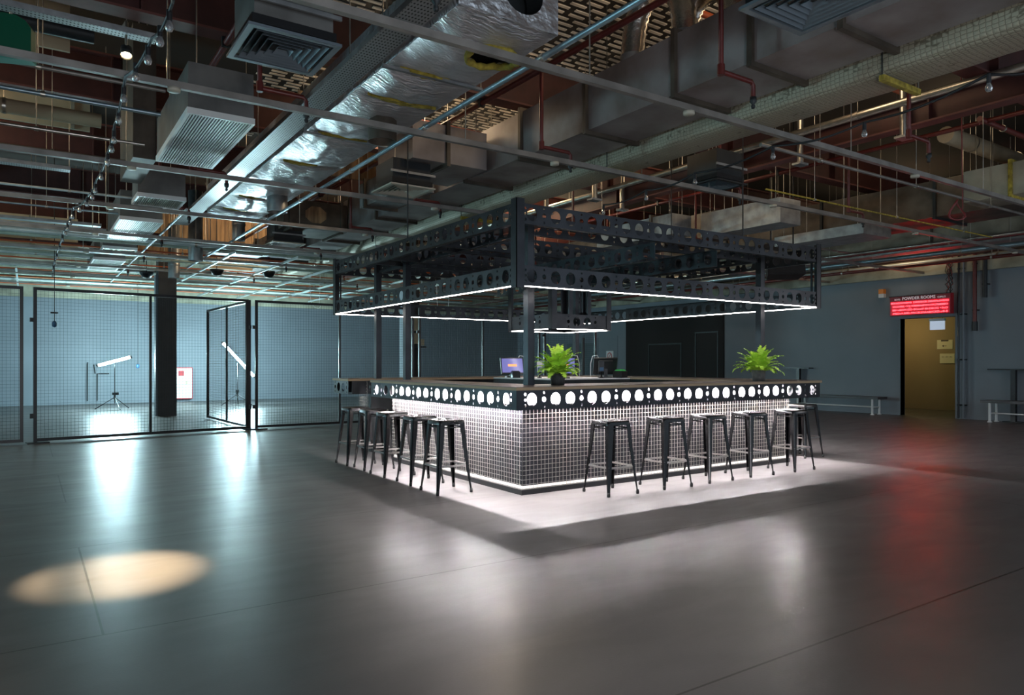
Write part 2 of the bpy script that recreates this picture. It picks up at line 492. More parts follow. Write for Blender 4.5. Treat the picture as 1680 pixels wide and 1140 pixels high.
# darker painted bay on the right hand wall, with raised mouldings and a pair of doors beyond
struct('wall_dark_bay', MB().box(XR - 0.05, XR - 0.002, 15.6, 20.2, 0.0, 3.4), M_darkwall)
def moulding(name, y0, y1, z0, z1, m, x=XR - 0.05, w=0.05, t=0.02):
    b = MB()
    b.box(x - t, x, y0, y1, z0, z0 + w).box(x - t, x, y0, y1, z1 - w, z1).box(x - t, x, y0, y0 + w, z0 + w, z1 - w).box(x - t, x, y1 - w, y1, z0 + w, z1 - w)
    return struct(name, b, m)
moulding('trim_4', 17.4, 19.0, 0.85, 2.05, M_dark)
moulding('trim_5', 15.8, 16.8, 0.3, 2.4, M_dark)
moulding('trim_6', 20.7, 21.9, 0.9, 2.4, M_wall, x=XR)
moulding('trim_7', 24.0, 25.6, 0.3, 2.3, M_wall, x=XR)
d = thing('door_1', 'grey double door in the wall beyond the dark bay', 'door', (XR, 22.9, 0)); d['kind'] = 'structure'
MB().box(-0.06, 0.0, -0.85, 0.85, 0.0, 2.15).build('door_leaf', M_door, d)
MB().box(-0.09, -0.06, -0.12, -0.06, 0.8, 1.5).build('door_handle', M_galv, d)
MB().box(-0.075, -0.06, 0.15, 0.45, 0.8, 1.9).build('door_glazing', M_black, d)

# structural columns
def column(name, label, x, y, s=0.42, extra=False):
    t = thing(name, label, 'column', (x, y, 0))
    MB().box(0, s, 0, s, 0, ZS).build('shaft', M_column if not extra else M_column, t)
    m = MB()
    for k in range(9):
        a = 0.02 + k * (s - 0.05) / 8
        m.box(a, a + 0.012, -0.012, 0, 0.03, 3.0)
        m.box(-0.012, 0, a, a + 0.012, 0.03, 3.0)
    m.build('cladding_ribs', M_dark, t)
    MB().box(-0.05, 0.0, s * 0.3, s * 0.9, 0.0, 3.6).build('lit_side_strip', M_wall, t)  # pale strip paints the lit left side of the column
    return t
column('structural_column', 'square ribbed dark column behind the fence, next to the red bordered cabinet', 2.78, 20.15)
cc = column('structural_column', 'dark ribbed column seen past the left bar post, pale boxes high on its face', 9.80, 20.42, 0.45)
for (a, b, z0, z1, m) in ((0.1, 0.38, 1.95, 2.28, M_cream), (0.12, 0.4, 2.35, 2.8, M_cream), (0.42, 0.55, 1.9, 2.1, M_cream)):
    MB().box(a, b, -0.14, -0.012, z0, z1).build('junction_box', m, cc)
MB().box(0.05, 0.6, -0.18, -0.012, 1.82, 1.88).build('shelf_bracket', M_dark, cc)

# ---------------------------------------------------------------- the bar
BX0, BY0, BX1, BY1 = 3.95, 5.78, 8.93, 10.79
CT = 1.12            # counter top height
CW = 0.65            # counter depth
bar = thing('island_bar', 'square island bar with perforated black fascia, wire mesh front and brown plywood counter', 'bar', (0, 0, 0))
# countertop in five boards
def slab(x0, x1, y0, y1):
    e = MB().box(x0, x1, y0, y1, CT - 0.03, CT - 0.002).build('counter_edge', M_edge, bar)
    return MB().box(x0, x1, y0, y1, CT - 0.002, CT + 0.003).build('countertop', M_top, bar)
slab(BX0 - 0.02, BX1 + 0.02, BY0 - 0.02, BY0 + CW)
slab(BX0 - 0.02, BX0 + CW, BY0 + CW, 9.33)
slab(BX1 - CW, BX1 + 0.02, BY0 + CW, BY1 - CW)
slab(BX0 - 0.02, BX1 + 0.02, BY1 - CW + 0.02, BY1 + 0.02)
# perforated fascia beams under the counter edge
FZ = CT - 0.03 - 0.185
def put_beam(L, loc, rz, parent, name='fascia_beam', label=None):
    o = link(name, beam_mesh(L), parent, loc, (0, 0, rz), label)
    return o
put_beam(BX1 - BX0, (BX0, BY0, FZ - 0.01), 0, bar)
put_beam(9.33 - BY0, (BX0, 9.33, FZ - 0.01), -PI / 2, bar)
put_beam(BY1 - BY0, (BX1, BY0, FZ - 0.01), PI / 2, bar)
put_beam(BX1 - BX0, (BX1, BY1, FZ - 0.01), PI, bar)
put_beam(0.6, (BX0, BY1, FZ - 0.01), -PI / 2, bar, 'end_beam')
put_beam(1.5, (BX0 + 0.06, 10.2, FZ - 0.01), 0, bar, 'inner_beam')
put_beam(0.58, (BX0 + 0.61, 9.33, FZ - 0.01), PI, bar, 'end_beam')
# cladding walls
IN = 0.33
wx0, wy0, wx1 = BX0 + 0.31, BY0 + 0.34, BX1 - 0.30
wl = MB()
wl.box(wx0, wx1, wy0, wy0 + 0.04, 0.06, CT - 0.032)
wl.build('front_cladding', M_tile, bar)
MB().box(wx0, wx0 + 0.04, wy0 + 0.04, 9.22, 0.06, CT - 0.032).build('side_cladding', M_tile, bar)
MB().box(wx1 - 0.04, wx1, wy0 + 0.04, BY1 - 0.34, 0.06, CT - 0.032).build('side_cladding', M_tile, bar)
MB().box(wx0 + 0.15, wx1, BY1 - 0.38, BY1 - 0.34, 0.0, CT - 0.032).build('back_cladding', M_tile, bar)
MB().box(wx0 + 0.04, wx0 + 0.24, 9.12, 9.22, 0.0, CT - 0.032).build('end_panel', M_dark, bar)
MB().box(wx0 + 0.1, wx0 + 0.5, 10.32, 10.40, 0.0, CT - 0.032).build('end_panel', M_dark, bar)
MB().box(wx0 - 0.05, wx1 + 0.05, wy0 - 0.05, wy0 + 0.02, 0.0, 0.055).box(wx0 - 0.05, wx0 + 0.02, wy0 + 0.02, 9.22, 0, 0.055).box(wx1 - 0.02, wx1 + 0.05, wy0 + 0.02, BY1 - 0.34, 0, 0.055).build('kick_plate', M_black, bar)
# wire mesh in front of the cladding
g = 0.0484
def grid_wires(p0, ux, L, z0, z1, r=0.0015, step=g):
    m = MB()
    p0 = Vector(p0); ux = Vector(ux)
    n = int(L / step)
    for i in range(n + 1):
        q = p0 + ux * (i * step)
        m.bar((q.x, q.y, z0), (q.x, q.y, z1), 2 * r, 2 * r)
    k = 0
    z = z0
    while z <= z1 + 1e-4:
        a = p0 + Vector((0, 0, 0)); b = p0 + ux * L
        m.bar((a.x, a.y, z), (b.x, b.y, z), 2 * r, 2 * r)
        z += step
    return m
grid_wires((wx0 - 0.03, wy0 - 0.03, 0), (1, 0, 0), wx1 - wx0 + 0.12, 0.055, CT - 0.04).build('front_mesh', M_wire, bar)
grid_wires((wx0 - 0.03, wy0 - 0.03, 0), (0, 1, 0), 9.30 - wy0, 0.055, CT - 0.04).build('side_mesh', M_wire, bar)
grid_wires((wx1 + 0.03, wy0 - 0.03, 0), (0, 1, 0), BY1 - 0.34 - wy0, 0.055, CT - 0.04).build('side_mesh', M_wire, bar)
grid_wires((wx0 - 0.03, 10.16, 0), (0, 1, 0), 0.3, 0.055, CT - 0.04).build('end_mesh', M_wire, bar)
# pale strip added as a reflector, so strip light fills the fascia holes
MB().box(wx0 - 0.05, wx1 + 0.02, wy0 - 0.046, wy0 - 0.036, 0.925, CT - 0.033).build('pale_reflector', M_white, bar)
MB().box(wx0 - 0.046, wx0 - 0.036, wy0 - 0.036, 9.22, 0.925, CT - 0.033).build('pale_reflector', M_white, bar)
# light strips: under the counter behind the fascia, and along the foot of the cladding
LZ = 1.071
MB().box(BX0 + 0.25, BX1 - 0.2, BY0 + 0.257, BY0 + 0.263, LZ, LZ + 0.012).build('counter_light_strip', M_ledc, bar)
MB().box(BX0 + 0.149, BX0 + 0.155, BY0 + 0.30, 9.25, LZ, LZ + 0.012).build('counter_light_strip', M_ledc, bar)
MB().box(BX1 - 0.156, BX1 - 0.150, BY0 + 0.30, BY1 - 0.3, LZ, LZ + 0.012).build('counter_light_strip', M_ledc, bar)
MB().box(BX0 + 0.25, BX1 - 0.2, BY0 + 0.245, BY0 + 0.275, LZ + 0.012, CT - 0.031).box(BX0 + 0.25, BX1 - 0.2, BY0 + 0.245, BY0 + 0.251, LZ - 0.004, LZ + 0.012).box(BX0 + 0.25, BX1 - 0.2, BY0 + 0.269, BY0 + 0.275, LZ + 0.002, LZ + 0.012).build('light_shield', M_galv, bar)  # unseen lips added to shield the fascia holes from strip light
MB().box(BX0 + 0.137, BX0 + 0.167, BY0 + 0.30, 9.25, LZ + 0.012, CT - 0.031).box(BX0 + 0.137, BX0 + 0.143, BY0 + 0.30, 9.25, LZ - 0.004, LZ + 0.012).box(BX0 + 0.161, BX0 + 0.167, BY0 + 0.30, 9.25, LZ + 0.002, LZ + 0.012).build('light_shield', M_galv, bar)
MB().box(wx0 - 0.022, wx1 + 0.02, wy0 - 0.022, wy0 - 0.006, 0.060, 0.085).box(wx0 - 0.022, wx0 - 0.006, wy0 - 0.006, 9.22, 0.060, 0.085).build('foot_light_strip', M_ledk, bar)

# work station in the middle of the bar
ws = thing('work_station', 'low dark service station with pale top in the middle of the island bar', 'counter', (5.75, 7.60, 0))
MB().box(0, 1.35, 0, 1.35, 0, 1.06).build('cabinet', M_black, ws)
MB().box(-0.03, 1.38, -0.03, 1.38, 1.06, 1.13).build('top_edge', M_dark, ws)
MB().box(-0.03, 1.38, -0.03, 1.38, 1.13, 1.145).build('top', M_white, ws)
WT = 1.145
bc = thing('bar_shelf', 'dark back shelf unit with bays painted dark standing against the back counter', 'shelf', (5.2, 9.75, 0))
MB().box(0, 2.9, 0, 0.35, 0, 0.95).build('carcass', M_dark, bc)
for k in range(3):
    MB().box(0.1 + k * 0.95, 0.9 + k * 0.95, -0.01, 0.0, 0.3, 0.85).build('bay', M_black, bc)  # black plate paints the shade of an open bay

# ---------------------------------------------------------------- steel canopy above the bar
can = thing('steel_canopy', 'square canopy of black perforated steel beams over the island bar, edged with light strips', 'canopy', (0, 0, 0))
ZT, ZB = 2.72, 2.115
for z in (ZT, ZB):
    put_beam(BX1 - BX0, (BX0, BY0, z), 0, can, 'outer_beam')
    put_beam(BY1 - BY0, (BX0, BY1, z), -PI / 2, can, 'outer_beam')
    put_beam(BY1 - BY0, (BX1, BY0, z), PI / 2, can, 'outer_beam')
    put_beam(BX1 - BX0, (BX1, BY1, z), PI, can, 'outer_beam')
for (x, y) in ((BX0, BY0), (BX1, BY0), (BX0, BY1), (BX1, BY1)):
    sx = 1 if x == BX0 else -1; sy = 1 if y == BY0 else -1
    m = MB()
    xa, xb = sorted((x - 0.012 * sx, x + 0.085 * sx)); ya, yb = sorted((y - 0.012 * sy, y + 0.085 * sy))
    m.box(xa, xb, *sorted((y - 0.012 * sy, y - 0.004 * sy)), ZB - 0.02, ZT + 0.245)
    m.box(*sorted((x - 0.012 * sx, x - 0.004 * sx)), ya, yb, ZB - 0.02, ZT + 0.245)
    m.box(*sorted((x + 0.07 * sx, x + 0.085 * sx)), *sorted((y + 0.06 * sy, y + 0.085 * sy)), ZB, ZT + 0.2)
    m.build('corner_angle', M_beam, can)
# full-height posts
PX0, PY0, PX1, PY1 = 4.42, 6.24, 8.27, 10.2
def post(x, y, z0, z1, s=0.085, name='post'):
    m = MB().box(x - s / 2, x - s / 2 + 0.008, y - s / 2, y + s / 2, z0, z1)
    m.box(x + s / 2 - 0.008, x + s / 2, y - s / 2, y + s / 2, z0, z1)
    m.box(x - s / 2 + 0.008, x + s / 2 - 0.008, y - s / 2 + 0.002, y - s / 2 + 0.008, z0, z1)
    o = m.build(name, M_beam, can)
    b = MB()
    for zz in (z0 + 0.25, z0 + 0.75, z0 + 0.9, z0 + 1.0):
        if zz < z1 - 0.1:
            b.lathe([(0.0001, -0.006), (0.008, -0.006), (0.008, 0.006), (0.0001, 0.006)], (x - s / 2, y - s / 4, zz), 8)
            b.lathe([(0.0001, -0.006), (0.008, -0.006), (0.008, 0.006), (0.0001, 0.006)], (x - s / 4, y - s / 2, zz), 8)
    return o
for (x, y) in ((PX0, PY0), (PX1, PY0), (PX0, PY1), (PX1, PY1), (PX0, 9.19)):
    post(x, y, CT + 0.003 if (x, y) != (PX0, PY1) else CT + 0.003, ZT + 0.2)
# inner ring of beams and the cross beams that carry the light square
def line_beam(x0, y0, x1, y1, z, name):
    L = math.hypot(x1 - x0, y1 - y0)
    return put_beam(L, (x0, y0, z), math.atan2(y1 - y0, x1 - x0), can, name)
line_beam(PX0, PY0, PX1, PY0, ZT, 'inner_beam'); line_beam(PX0, PY1, PX0, PY0, ZT, 'inner_beam')
line_beam(PX1, PY0, PX1, PY1, ZT, 'inner_beam'); line_beam(PX1, PY1, PX0, PY1, ZT, 'inner_beam')
QX0, QY0, QS = 5.88, 7.76, 1.04
line_beam(BX0 + 0.06, QY0, BX1 - 0.06, QY0, ZT, 'cross_beam'); line_beam(BX0 + 0.06, QY0 + QS, BX1 - 0.06, QY0 + QS, ZT, 'cross_beam')
line_beam(QX0, BY1 - 0.06, QX0, BY0 + 0.06, ZT - 0.2, 'cross_beam'); line_beam(QX0 + QS, BY0 + 0.06, QX0 + QS, BY1 - 0.06, ZT - 0.2, 'cross_beam')
for (a, b, c, e) in ((BX0 + 0.06, PY0 + 1.2, BX1 - 0.06, PY0 + 1.2), (BX0 + 0.06, PY1 - 0.9, BX1 - 0.06, PY1 - 0.9)):
    line_beam(a, b, c, e, ZT - 0.0, 'cross_beam')
# lights along the bottom edge
def strip(parent, x0, x1, y0, y1, z, m, name='light_strip'):
    return MB().box(x0, x1, y0, y1, z - 0.006, z).build(name, m, parent)
strip(can, BX0 + 0.03, BX1 - 0.03, BY0 + 0.002, BY0 + 0.020, ZB - 0.001, M_leds)
strip(can, BX0 + 0.03, BX1 - 0.03, BY1 - 0.020, BY1 - 0.002, ZB - 0.001, M_leds)
strip(can, BX0 + 0.002, BX0 + 0.020, BY0 + 0.03, BY1 - 0.03, ZB - 0.001, M_leds)
strip(can, BX1 - 0.020, BX1 - 0.002, BY0 + 0.03, BY1 - 0.03, ZB - 0.001, M_leds)
# hanging light square
sq = thing('light_square', 'small hanging square of perforated steel with bright strip lights, inside the canopy', 'light', (0, 0, 0))
QZ = 1.825
for (x, y, rz) in ((QX0, QY0, 0), (QX0, QY0 + QS, -PI / 2), (QX0 + QS, QY0, PI / 2), (QX0 + QS, QY0 + QS, PI)):
    put_beam(QS, (x, y, QZ), rz, sq, 'square_beam')
for (x, y) in ((QX0, QY0), (QX0 + QS, QY0), (QX0, QY0 + QS), (QX0 + QS, QY0 + QS)):
    sx = 1 if x == QX0 else -1; sy = 1 if y == QY0 else -1
    MB().box(*sorted((x - 0.012 * sx, x + 0.075 * sx)), *sorted((y - 0.012 * sy, y - 0.003 * sy)), QZ - 0.01, 2.52).box(
        *sorted((x - 0.012 * sx, x - 0.003 * sx)), *sorted((y - 0.003 * sy, y + 0.075 * sy)), QZ - 0.01, 2.52).build('hanger', M_beam, sq)
for f in (0.36, 0.68):
    MB().box(QX0 + QS * f - 0.03, QX0 + QS * f + 0.03, QY0 + 0.06, QY0 + 0.09, QZ + 0.2, 2.7).build('hanger', M_beam, sq)
strip(sq, QX0 + 0.03, QX0 + QS - 0.03, QY0 + 0.004, QY0 + 0.028, QZ - 0.001, M_ledi)
strip(sq, QX0 + 0.03, QX0 + QS - 0.03, QY0 + QS - 0.028, QY0 + QS - 0.004, QZ - 0.001, M_ledi)
strip(sq, QX0 + 0.004, QX0 + 0.028, QY0 + 0.03, QY0 + QS - 0.03, QZ - 0.001, M_ledi)
strip(sq, QX0 + QS - 0.028, QX0 + QS - 0.004, QY0 + 0.03, QY0 + QS - 0.03, QZ - 0.001, M_ledi)

# ---------------------------------------------------------------- bar stools
def make_stool():
    t = thing('bar_stool', 'x', 'stool', (0, 0, 0))
    H = 0.76; a = 0.150
    # seat: rounded square pan with a turned-down rim and a hand slot
    m = MB()
    def rr(s, r, z, n=5):
        pts = []
        for (cx, cy, a0) in ((s - r, s - r, 0), (-s + r, s - r, 90), (-s + r, -s + r, 180), (s - r, -s + r, 270)):
            for k in range(n + 1):
                an = R(a0 + 90 * k / n); pts.append((cx + r * math.cos(an), cy + r * math.sin(an), z))
        return pts
    rings = [rr(a + 0.006, 0.045, H - 0.045), rr(a + 0.004, 0.045, H - 0.012), rr(a - 0.002, 0.04, H - 0.002), rr(a - 0.012, 0.035, H), rr(a - 0.03, 0.03, H - 0.006), rr(0.03, 0.012, H - 0.008)]
    n = len(rings[0]); vs = [p for r_ in rings for p in r_]; fs = []
    for i in range(len(rings) - 1):
        for k in range(n):
            fs.append((i * n + k, i * n + (k + 1) % n, (i + 1) * n + (k + 1) % n, (i + 1) * n + k))
    m.add(vs, fs, True)
    m.build('seat', M_stool, t)
    f = 0.208
    for sx in (1, -1):
        for sy in (1, -1):
            # pressed leg: folded V of two tapering faces with a bowed profile
            m = MB(); prof = []
            for (zz, w) in ((H - 0.03, 0.062), (H - 0.10, 0.060), (0.45, 0.050), (0.20, 0.036), (0.06, 0.024), (0.012, 0.024)):
                u = (H - 0.03 - zz) / (H - 0.03)
                c = a - 0.0 + (f - a) * (u ** 1.15)
                prof.append((c, zz, w))
            vs = []; fs = []
            for (c, zz, w) in prof:
                o = c; i_ = c - 0.007
                vs += [(sx * (o - w), sy * o, zz), (sx * (o - 0.010), sy * o, zz), (sx * o, sy * (o - 0.010), zz), (sx * o, sy * (o - w), zz),
                       (sx * i_, sy * (o - w), zz), (sx * i_, sy * i_, zz), (sx * (o - w), sy * i_, zz)]
            for i in range(len(prof) - 1):
                for k in range(7):
                    q = (i * 7 + k, i * 7 + (k + 1) % 7, (i + 1) * 7 + (k + 1) % 7, (i + 1) * 7 + k)
                    fs.append(q)
            fs.append(tuple(range(7))); fs.append(tuple(range((len(prof) - 1) * 7, len(prof) * 7)))
            m.add(vs, fs)
            leg = m.build('leg', M_stool, t)
            c = f - 0.011
            MB().lathe([(0.001, 0), (0.015, 0), (0.017, 0.02), (0.013, 0.045), (0.001, 0.045)], (sx * c, sy * c, 0.0), 10).build('foot', M_rubber, leg)
    z = 0.285; u = (H - 0.03 - z) / (H - 0.03); c = a + (f - a) * u ** 1.15 - 0.008
    for (p, q) in (((-c, -c), (c, -c)), ((c, -c), (c, c)), ((c, c), (-c, c)), ((-c, c), (-c, -c))):
        MB().bar((p[0], p[1], z), (q[0], q[1], z), 0.012, 0.018).build('footrest', M_bareSt, t)
    z = H - 0.075; c = a - 0.004
    for (p, q) in (((-c, -c), (c, -c)), ((c, -c), (c, c)), ((c, c), (-c, c)), ((-c, c), (-c, -c))):
        MB().bar((p[0], p[1], z), (q[0], q[1], z), 0.006, 0.012).build('upper_brace', M_stool, t)
    return t
side = {0: 'nearest the corner post', 1: 'second from the front corner', 2: 'middle one', 3: 'fourth from the front corner', 4: 'farthest, next to the opening'}
spots = [(3.69, 6.73, 'black metal bar stool on the short side facing the fence, nearest the front corner'),
         (3.72, 7.40, 'black metal bar stool on the fence side of the bar, second from the front corner'),
         (3.70, 8.10, 'black metal bar stool on the fence side of the bar, middle of five'),
         (3.73, 8.73, 'black metal bar stool on the fence side of the bar, second from the staff opening'),
         (3.70, 9.28, 'black metal bar stool on the fence side of the bar, last beside the opening'),
         (5.08, 5.69, 'black metal bar stool at the front counter, first right of the front corner'),
         (5.87, 5.67, 'black metal bar stool at the front counter, second from the front corner'),
         (6.57, 5.68, 'black metal bar stool at the front counter, middle of five'),
         (7.33, 5.69, 'black metal bar stool at the front counter, fourth from the front corner'),
         (8.12, 5.66, 'black metal bar stool at the front counter, last before the far corner by the fern'),
         (9.38, 6.35, 'black metal bar stool round the far corner, on the side facing the red sign')]
st0 = make_stool()
for i, (x, y, lab) in enumerate(spots):
    rz = R(random.uniform(-4, 4))
    if i == 0:
        st0.location = (x, y, 0); st0.rotation_euler = (0, 0, rz); st0['label'] = lab; st0['group'] = 'bar stools around the island bar'
    else:
        copy_tree(st0, (x, y, 0), rz, lab, 'bar stools around the island bar')

# ---------------------------------------------------------------- things on the bar
def fern(label, x, y, z, seed, pot_m, rad, hh, pr, ph):
    rnd = random.Random(seed)
    t = thing('potted_fern', label, 'plant', (x, y, z))
    MB().lathe([(0.001, 0), (pr * 0.86, 0), (pr, ph), (pr * 0.93, ph), (pr * 0.9, ph - 0.02), (0.001, ph - 0.02)], n=20).build('pot', pot_m, t)
    MB().lathe([(pr * 0.9, ph - 0.018), (0.001, ph - 0.014)], n=14).build('soil', M_soil, t)
    n = 62
    for i in range(n):
        az = 2 * PI * i / n * 5.0 + rnd.uniform(-0.3, 0.3)
        k = i / n
        el = R(82 - 60 * k + rnd.uniform(-8, 8))
        Ln = (hh if k < 0.5 else rad) * rnd.uniform(0.8, 1.12)
        droop = 1.0 + 1.3 * k
        pts = []; p = Vector((0.02 * math.cos(az), 0.02 * math.sin(az), ph - 0.03)); e = el
        seg = 12
        for s in range(seg + 1):
            pts.append(p.copy())
            d = Vector((math.cos(az) * math.cos(e), math.sin(az) * math.cos(e), math.sin(e)))
            p = p + d * (Ln / seg)
            e -= R(droop * 75 / seg) * (s / seg) * 1.3
        m = MB()
        m.tube(pts, 0.0022, 4, r1=0.0008, cap=False)
        side_ = Vector((-math.sin(az), math.cos(az), 0))
        for s in range(1, seg):
            for h in (0, 0.5):
                a = pts[s].lerp(pts[s + 1], h)
                tdir = (pts[s + 1] - pts[s]).normalized()
                u = (s + h) / seg
                wl_ = 0.046 * math.sin(PI * min(1, u * 0.92 + 0.08)) ** 0.7 + 0.006
                for sg in (1, -1):
                    tip = a + side_ * sg * wl_ + tdir * 0.016 + Vector((0, 0, rnd.uniform(-0.014, 0.004)))
                    b1 = a + tdir * 0.0075; b0 = a - tdir * 0.0075
                    mid = a.lerp(tip, 0.5)
                    nn = Vector((0, 0, 0.002))
                    m.add([b0, mid - tdir * 0.007 + nn, tip, mid + tdir * 0.008 + nn, b1], [(0, 1, 2, 3, 4)])
        m.build('frond', M_leaf, t)
    return t
fern('bushy green fern in a plain dark grey pot on the front corner of the counter', 4.72, 6.13, CT + 0.003, 3, M_pot, 0.25, 0.33, 0.083, 0.135)
fern('wide drooping green fern in a speckled stone pot at the far end of the counter', 8.05, 6.10, CT + 0.003, 11, M_pot2, 0.33, 0.36, 0.090, 0.14)

def pos(label, x, y, z, rz, back=False):
    t = thing('till_screen', label, 'till', (x, y, z), rz)
    # local: screen faces -y, leaning back
    MB().box(-0.09, 0.09, -0.07, 0.10, 0, 0.018).build('base', M_black, t)
    MB().bar((0, 0.06, 0.01), (0, 0.04, 0.15), 0.05, 0.03).build('stand', M_black, t)
    q = MB().box(-0.17, 0.17, -0.012, 0.022, -0.125, 0.125)
    s = q.build('casing', M_black if not back else M_dark, t, (0, 0.0, 0.17), (R(-22), 0, 0))
    MB().box(-0.155, 0.155, -0.0135, -0.012, -0.11, 0.11).build('display', M_screen, s)
    MB().box(-0.065, 0.065, -0.0150, -0.0135, -0.015, 0.022).build('banner', M_screenO, s)
    MB().tube([(0.08, 0.03, 0.24), (0.12, 0.05, 0.32), (0.19, 0.06, 0.31), (0.22, 0.06, 0.2), (0.22, 0.06, 0.02)], 0.005, 6).build('cable', M_white, t)
    if back: MB().box(-0.10, 0.10, 0.022, 0.07, -0.10, 0.10).build('rear_cover', M_dark, s)
    return t
pos('black touch screen till with orange banner, angled, left of the front canopy post', 5.90, 8.75, WT, R(-22))
pos('black touch screen till with orange banner, partly behind the front fern', 6.12, 7.82, WT, R(-38))
pos('till turned away so its dark back shows, beside the green topped cash box', 6.90, 7.85, WT, R(150), True)
def stick(label, x, y, z, rz, m):
    t = thing('card_reader', label, 'card reader', (x, y, z), rz)
    MB().lathe([(0.001, 0), (0.035, 0), (0.035, 0.01), (0.012, 0.015), (0.012, 0.10), (0.001, 0.10)], n=12).build('stand', M_black, t)
    MB().hexa([(-0.035, -0.02, 0.09), (0.035, -0.02, 0.09), (0.035, 0.02, 0.09), (-0.035, 0.02, 0.09)], [(-0.038, -0.01, 0.24), (0.038, -0.01, 0.24), (0.038, 0.03, 0.24), (-0.038, 0.03, 0.24)]).build('handset', m, t)
    MB().box(-0.028, 0.028, -0.024, -0.02, 0.10, 0.15).build('keypad', M_bluewrap, t)
    return t
stick('white card reader on a short black stand between the two lit tills', 5.98, 8.18, WT, R(-30), M_white)
stick('black card reader on a stand, left of the till seen from behind', 6.72, 7.72, WT, R(-30), M_black)
t = thing('cash_box', 'small black box with a bright green lid on the service station', 'box', (7.02, 7.66, WT), R(20))
MB().box(-0.09, 0.09, -0.07, 0.07, 0, 0.10).build('body', M_black, t)
MB().lathe([(0.001, 0.125), (0.06, 0.12), (0.085, 0.10), (0.085, 0.098)], n=18).build('lid', M_greenlit, t)
t = thing('printer', 'small black receipt printer in front of the left lit till', 'printer', (5.80, 8.52, WT), R(-20))
MB().box(-0.055, 0.055, -0.06, 0.06, 0, 0.09).build('body', M_black, t)
MB().box(-0.045, 0.045, -0.05, 0.05, 0.09, 0.10).build('cover', M_dark, t)
t = thing('pipe_stand', 'thin dark pole standing upright behind the tills', 'pole', (9.6, 11.6, 0))
MB().lathe([(0.001, 0), (0.16, 0), (0.16, 0.02), (0.03, 0.03), (0.03, 0.031)], n=16).build('base', M_dark, t)
MB().tube([(0, 0, 0.02), (0, 0, 1.88)], 0.028, 10).build('pole', M_dark, t)

# ---------------------------------------------------------------- mesh fence across the hall
def fence_panel(label, x0, y0, x1, y1, h=2.64, mid=True, cat='fence'):
    L = math.hypot(x1 - x0, y1 - y0)
    t = thing('mesh_fence_panel', label, cat, (x0, y0, 0), math.atan2(y1 - y0, x1 - x0), None)
    f = 0.05
    MB().box(0, L, -f / 2, f / 2, 0.03, 0.03 + f).build('bottom_rail', M_black, t)
    MB().box(0, L, -f / 2, f / 2, h - f, h).build('top_rail', M_black, t)
    for x in (0, L - f):
        MB().box(x, x + f, -f / 2, f / 2, 0.03 + f, h - f).build('upright', M_black, t)
    if mid:
        MB().box(L / 2 - 0.02, L / 2 + 0.02, -0.02, 0.02, 0.03 + f, h - f).build('upright', M_black, t)
    m = MB(); s = 0.056; r = 0.0016
    n = int((L - 2 * f) / s)
    for i in range(1, n + 1):
        x = f + i * s
        m.bar((x, 0, 0.06), (x, 0, h - 0.03), 2 * r, 2 * r)
    k = 1
    while 0.05 + k * s < h - f:
        z = 0.05 + k * s
        m.bar((f / 2, 0, z), (L - f / 2, 0, z), 2 * r, 2 * r); k += 1
    m.build('wire_mesh', M_fwire, t)
    MB().box(-0.10, 0.22, -0.11, 0.11, 0.0, 0.018).box(0.0, 0.05, -0.025, 0.025, 0.018, 0.03).build('foot_plate', M_dark, t)
    MB().box(-0.05, 0.0, -0.02, 0.02, 2.05, 2.12).box(-0.05, 0.0, -0.02, 0.02, 0.42, 0.5).build('coupler', M_dark, t)
    return t
fence_panel('mesh fence panel ending the run on the far left, cut by the photo edge', -3.62, 14.35, -0.04, 14.6)
fence_panel('wide mesh fence panel with mid post in front of the dark ribbed column', 0.10, 14.62, 3.73, 15.10)
fence_panel('mesh fence panel between the open gate and the left end of the bar', 3.88, 15.15, 7.48, 15.2)
fence_panel('mesh fence panel behind the bar, seen between the left bar posts and the light square', 7.62, 15.22, 11.2, 15.32)
fence_panel('narrow mesh fence panel at the right end of the run, behind the lit tills', 11.34, 15.33, 13.2, 15.4, mid=False)
fence_panel('mesh gate panel swung open at right angles to the fence', 3.78, 15.18, 3.66, 18.7, cat='gate')

# ---------------------------------------------------------------- tube lights on tripods
def tripod(label, x, y, h, rot, p0, p1):
    t = thing('tripod_light_stand', label, 'light stand', (x, y, 0), rot)
    MB().tube([(0, 0, 0.18), (0, 0, h)], 0.014, 8).build('pole', M_black, t)
    MB().tube([(0, 0, 0.30), (0, 0, 0.42)], 0.03, 8).build('collar', M_black, t)
    MB().box(-0.06, 0.10, -0.03, 0.03, 0.42, 0.50).build('ballast_box', M_black, t)
    for k in range(3):
        a = 2 * PI * k / 3 + 0.3
        MB().tube([(0, 0, 0.36), (0.52 * math.cos(a), 0.52 * math.sin(a), 0.02)], 0.013, 6).build('leg', M_black, t)
    return t
def tube_light(label, p0, p1):
    p0 = Vector(p0); p1 = Vector(p1)
    d = (p1 - p0).normalized()
    t = thing('tube_light', label, 'light', (0, 0, 0))
    MB().tube([p0, p1], 0.035, 14).build('tube', M_tube, t)
    MB().tube([p0 - d * 0.05, p0 - d * 0.001], 0.042, 14).build('end_cap', M_black, t)
    MB().tube([p1 + d * 0.001, p1 + d * 0.05], 0.042, 14).build('end_cap', M_black, t)
    return t
def px(x, y, d):
    """world point on the sight line of pixel (x, y) at depth d"""
    a = (x - 840) / FPX
    return (d * (0.829 * a + 0.5587), d * (0.829 - 0.5587 * a), CAMH + (595 - y) / FPX * d)
def pz(x, y, z):
    return px(x, y, (z - CAMH) * FPX / (595 - y))
b1 = px(188, 672, 20.9)
tripod('black tripod stand carrying the nearly level tube light, left of the column', b1[0], b1[1], 1.40, 0.4, None, None)
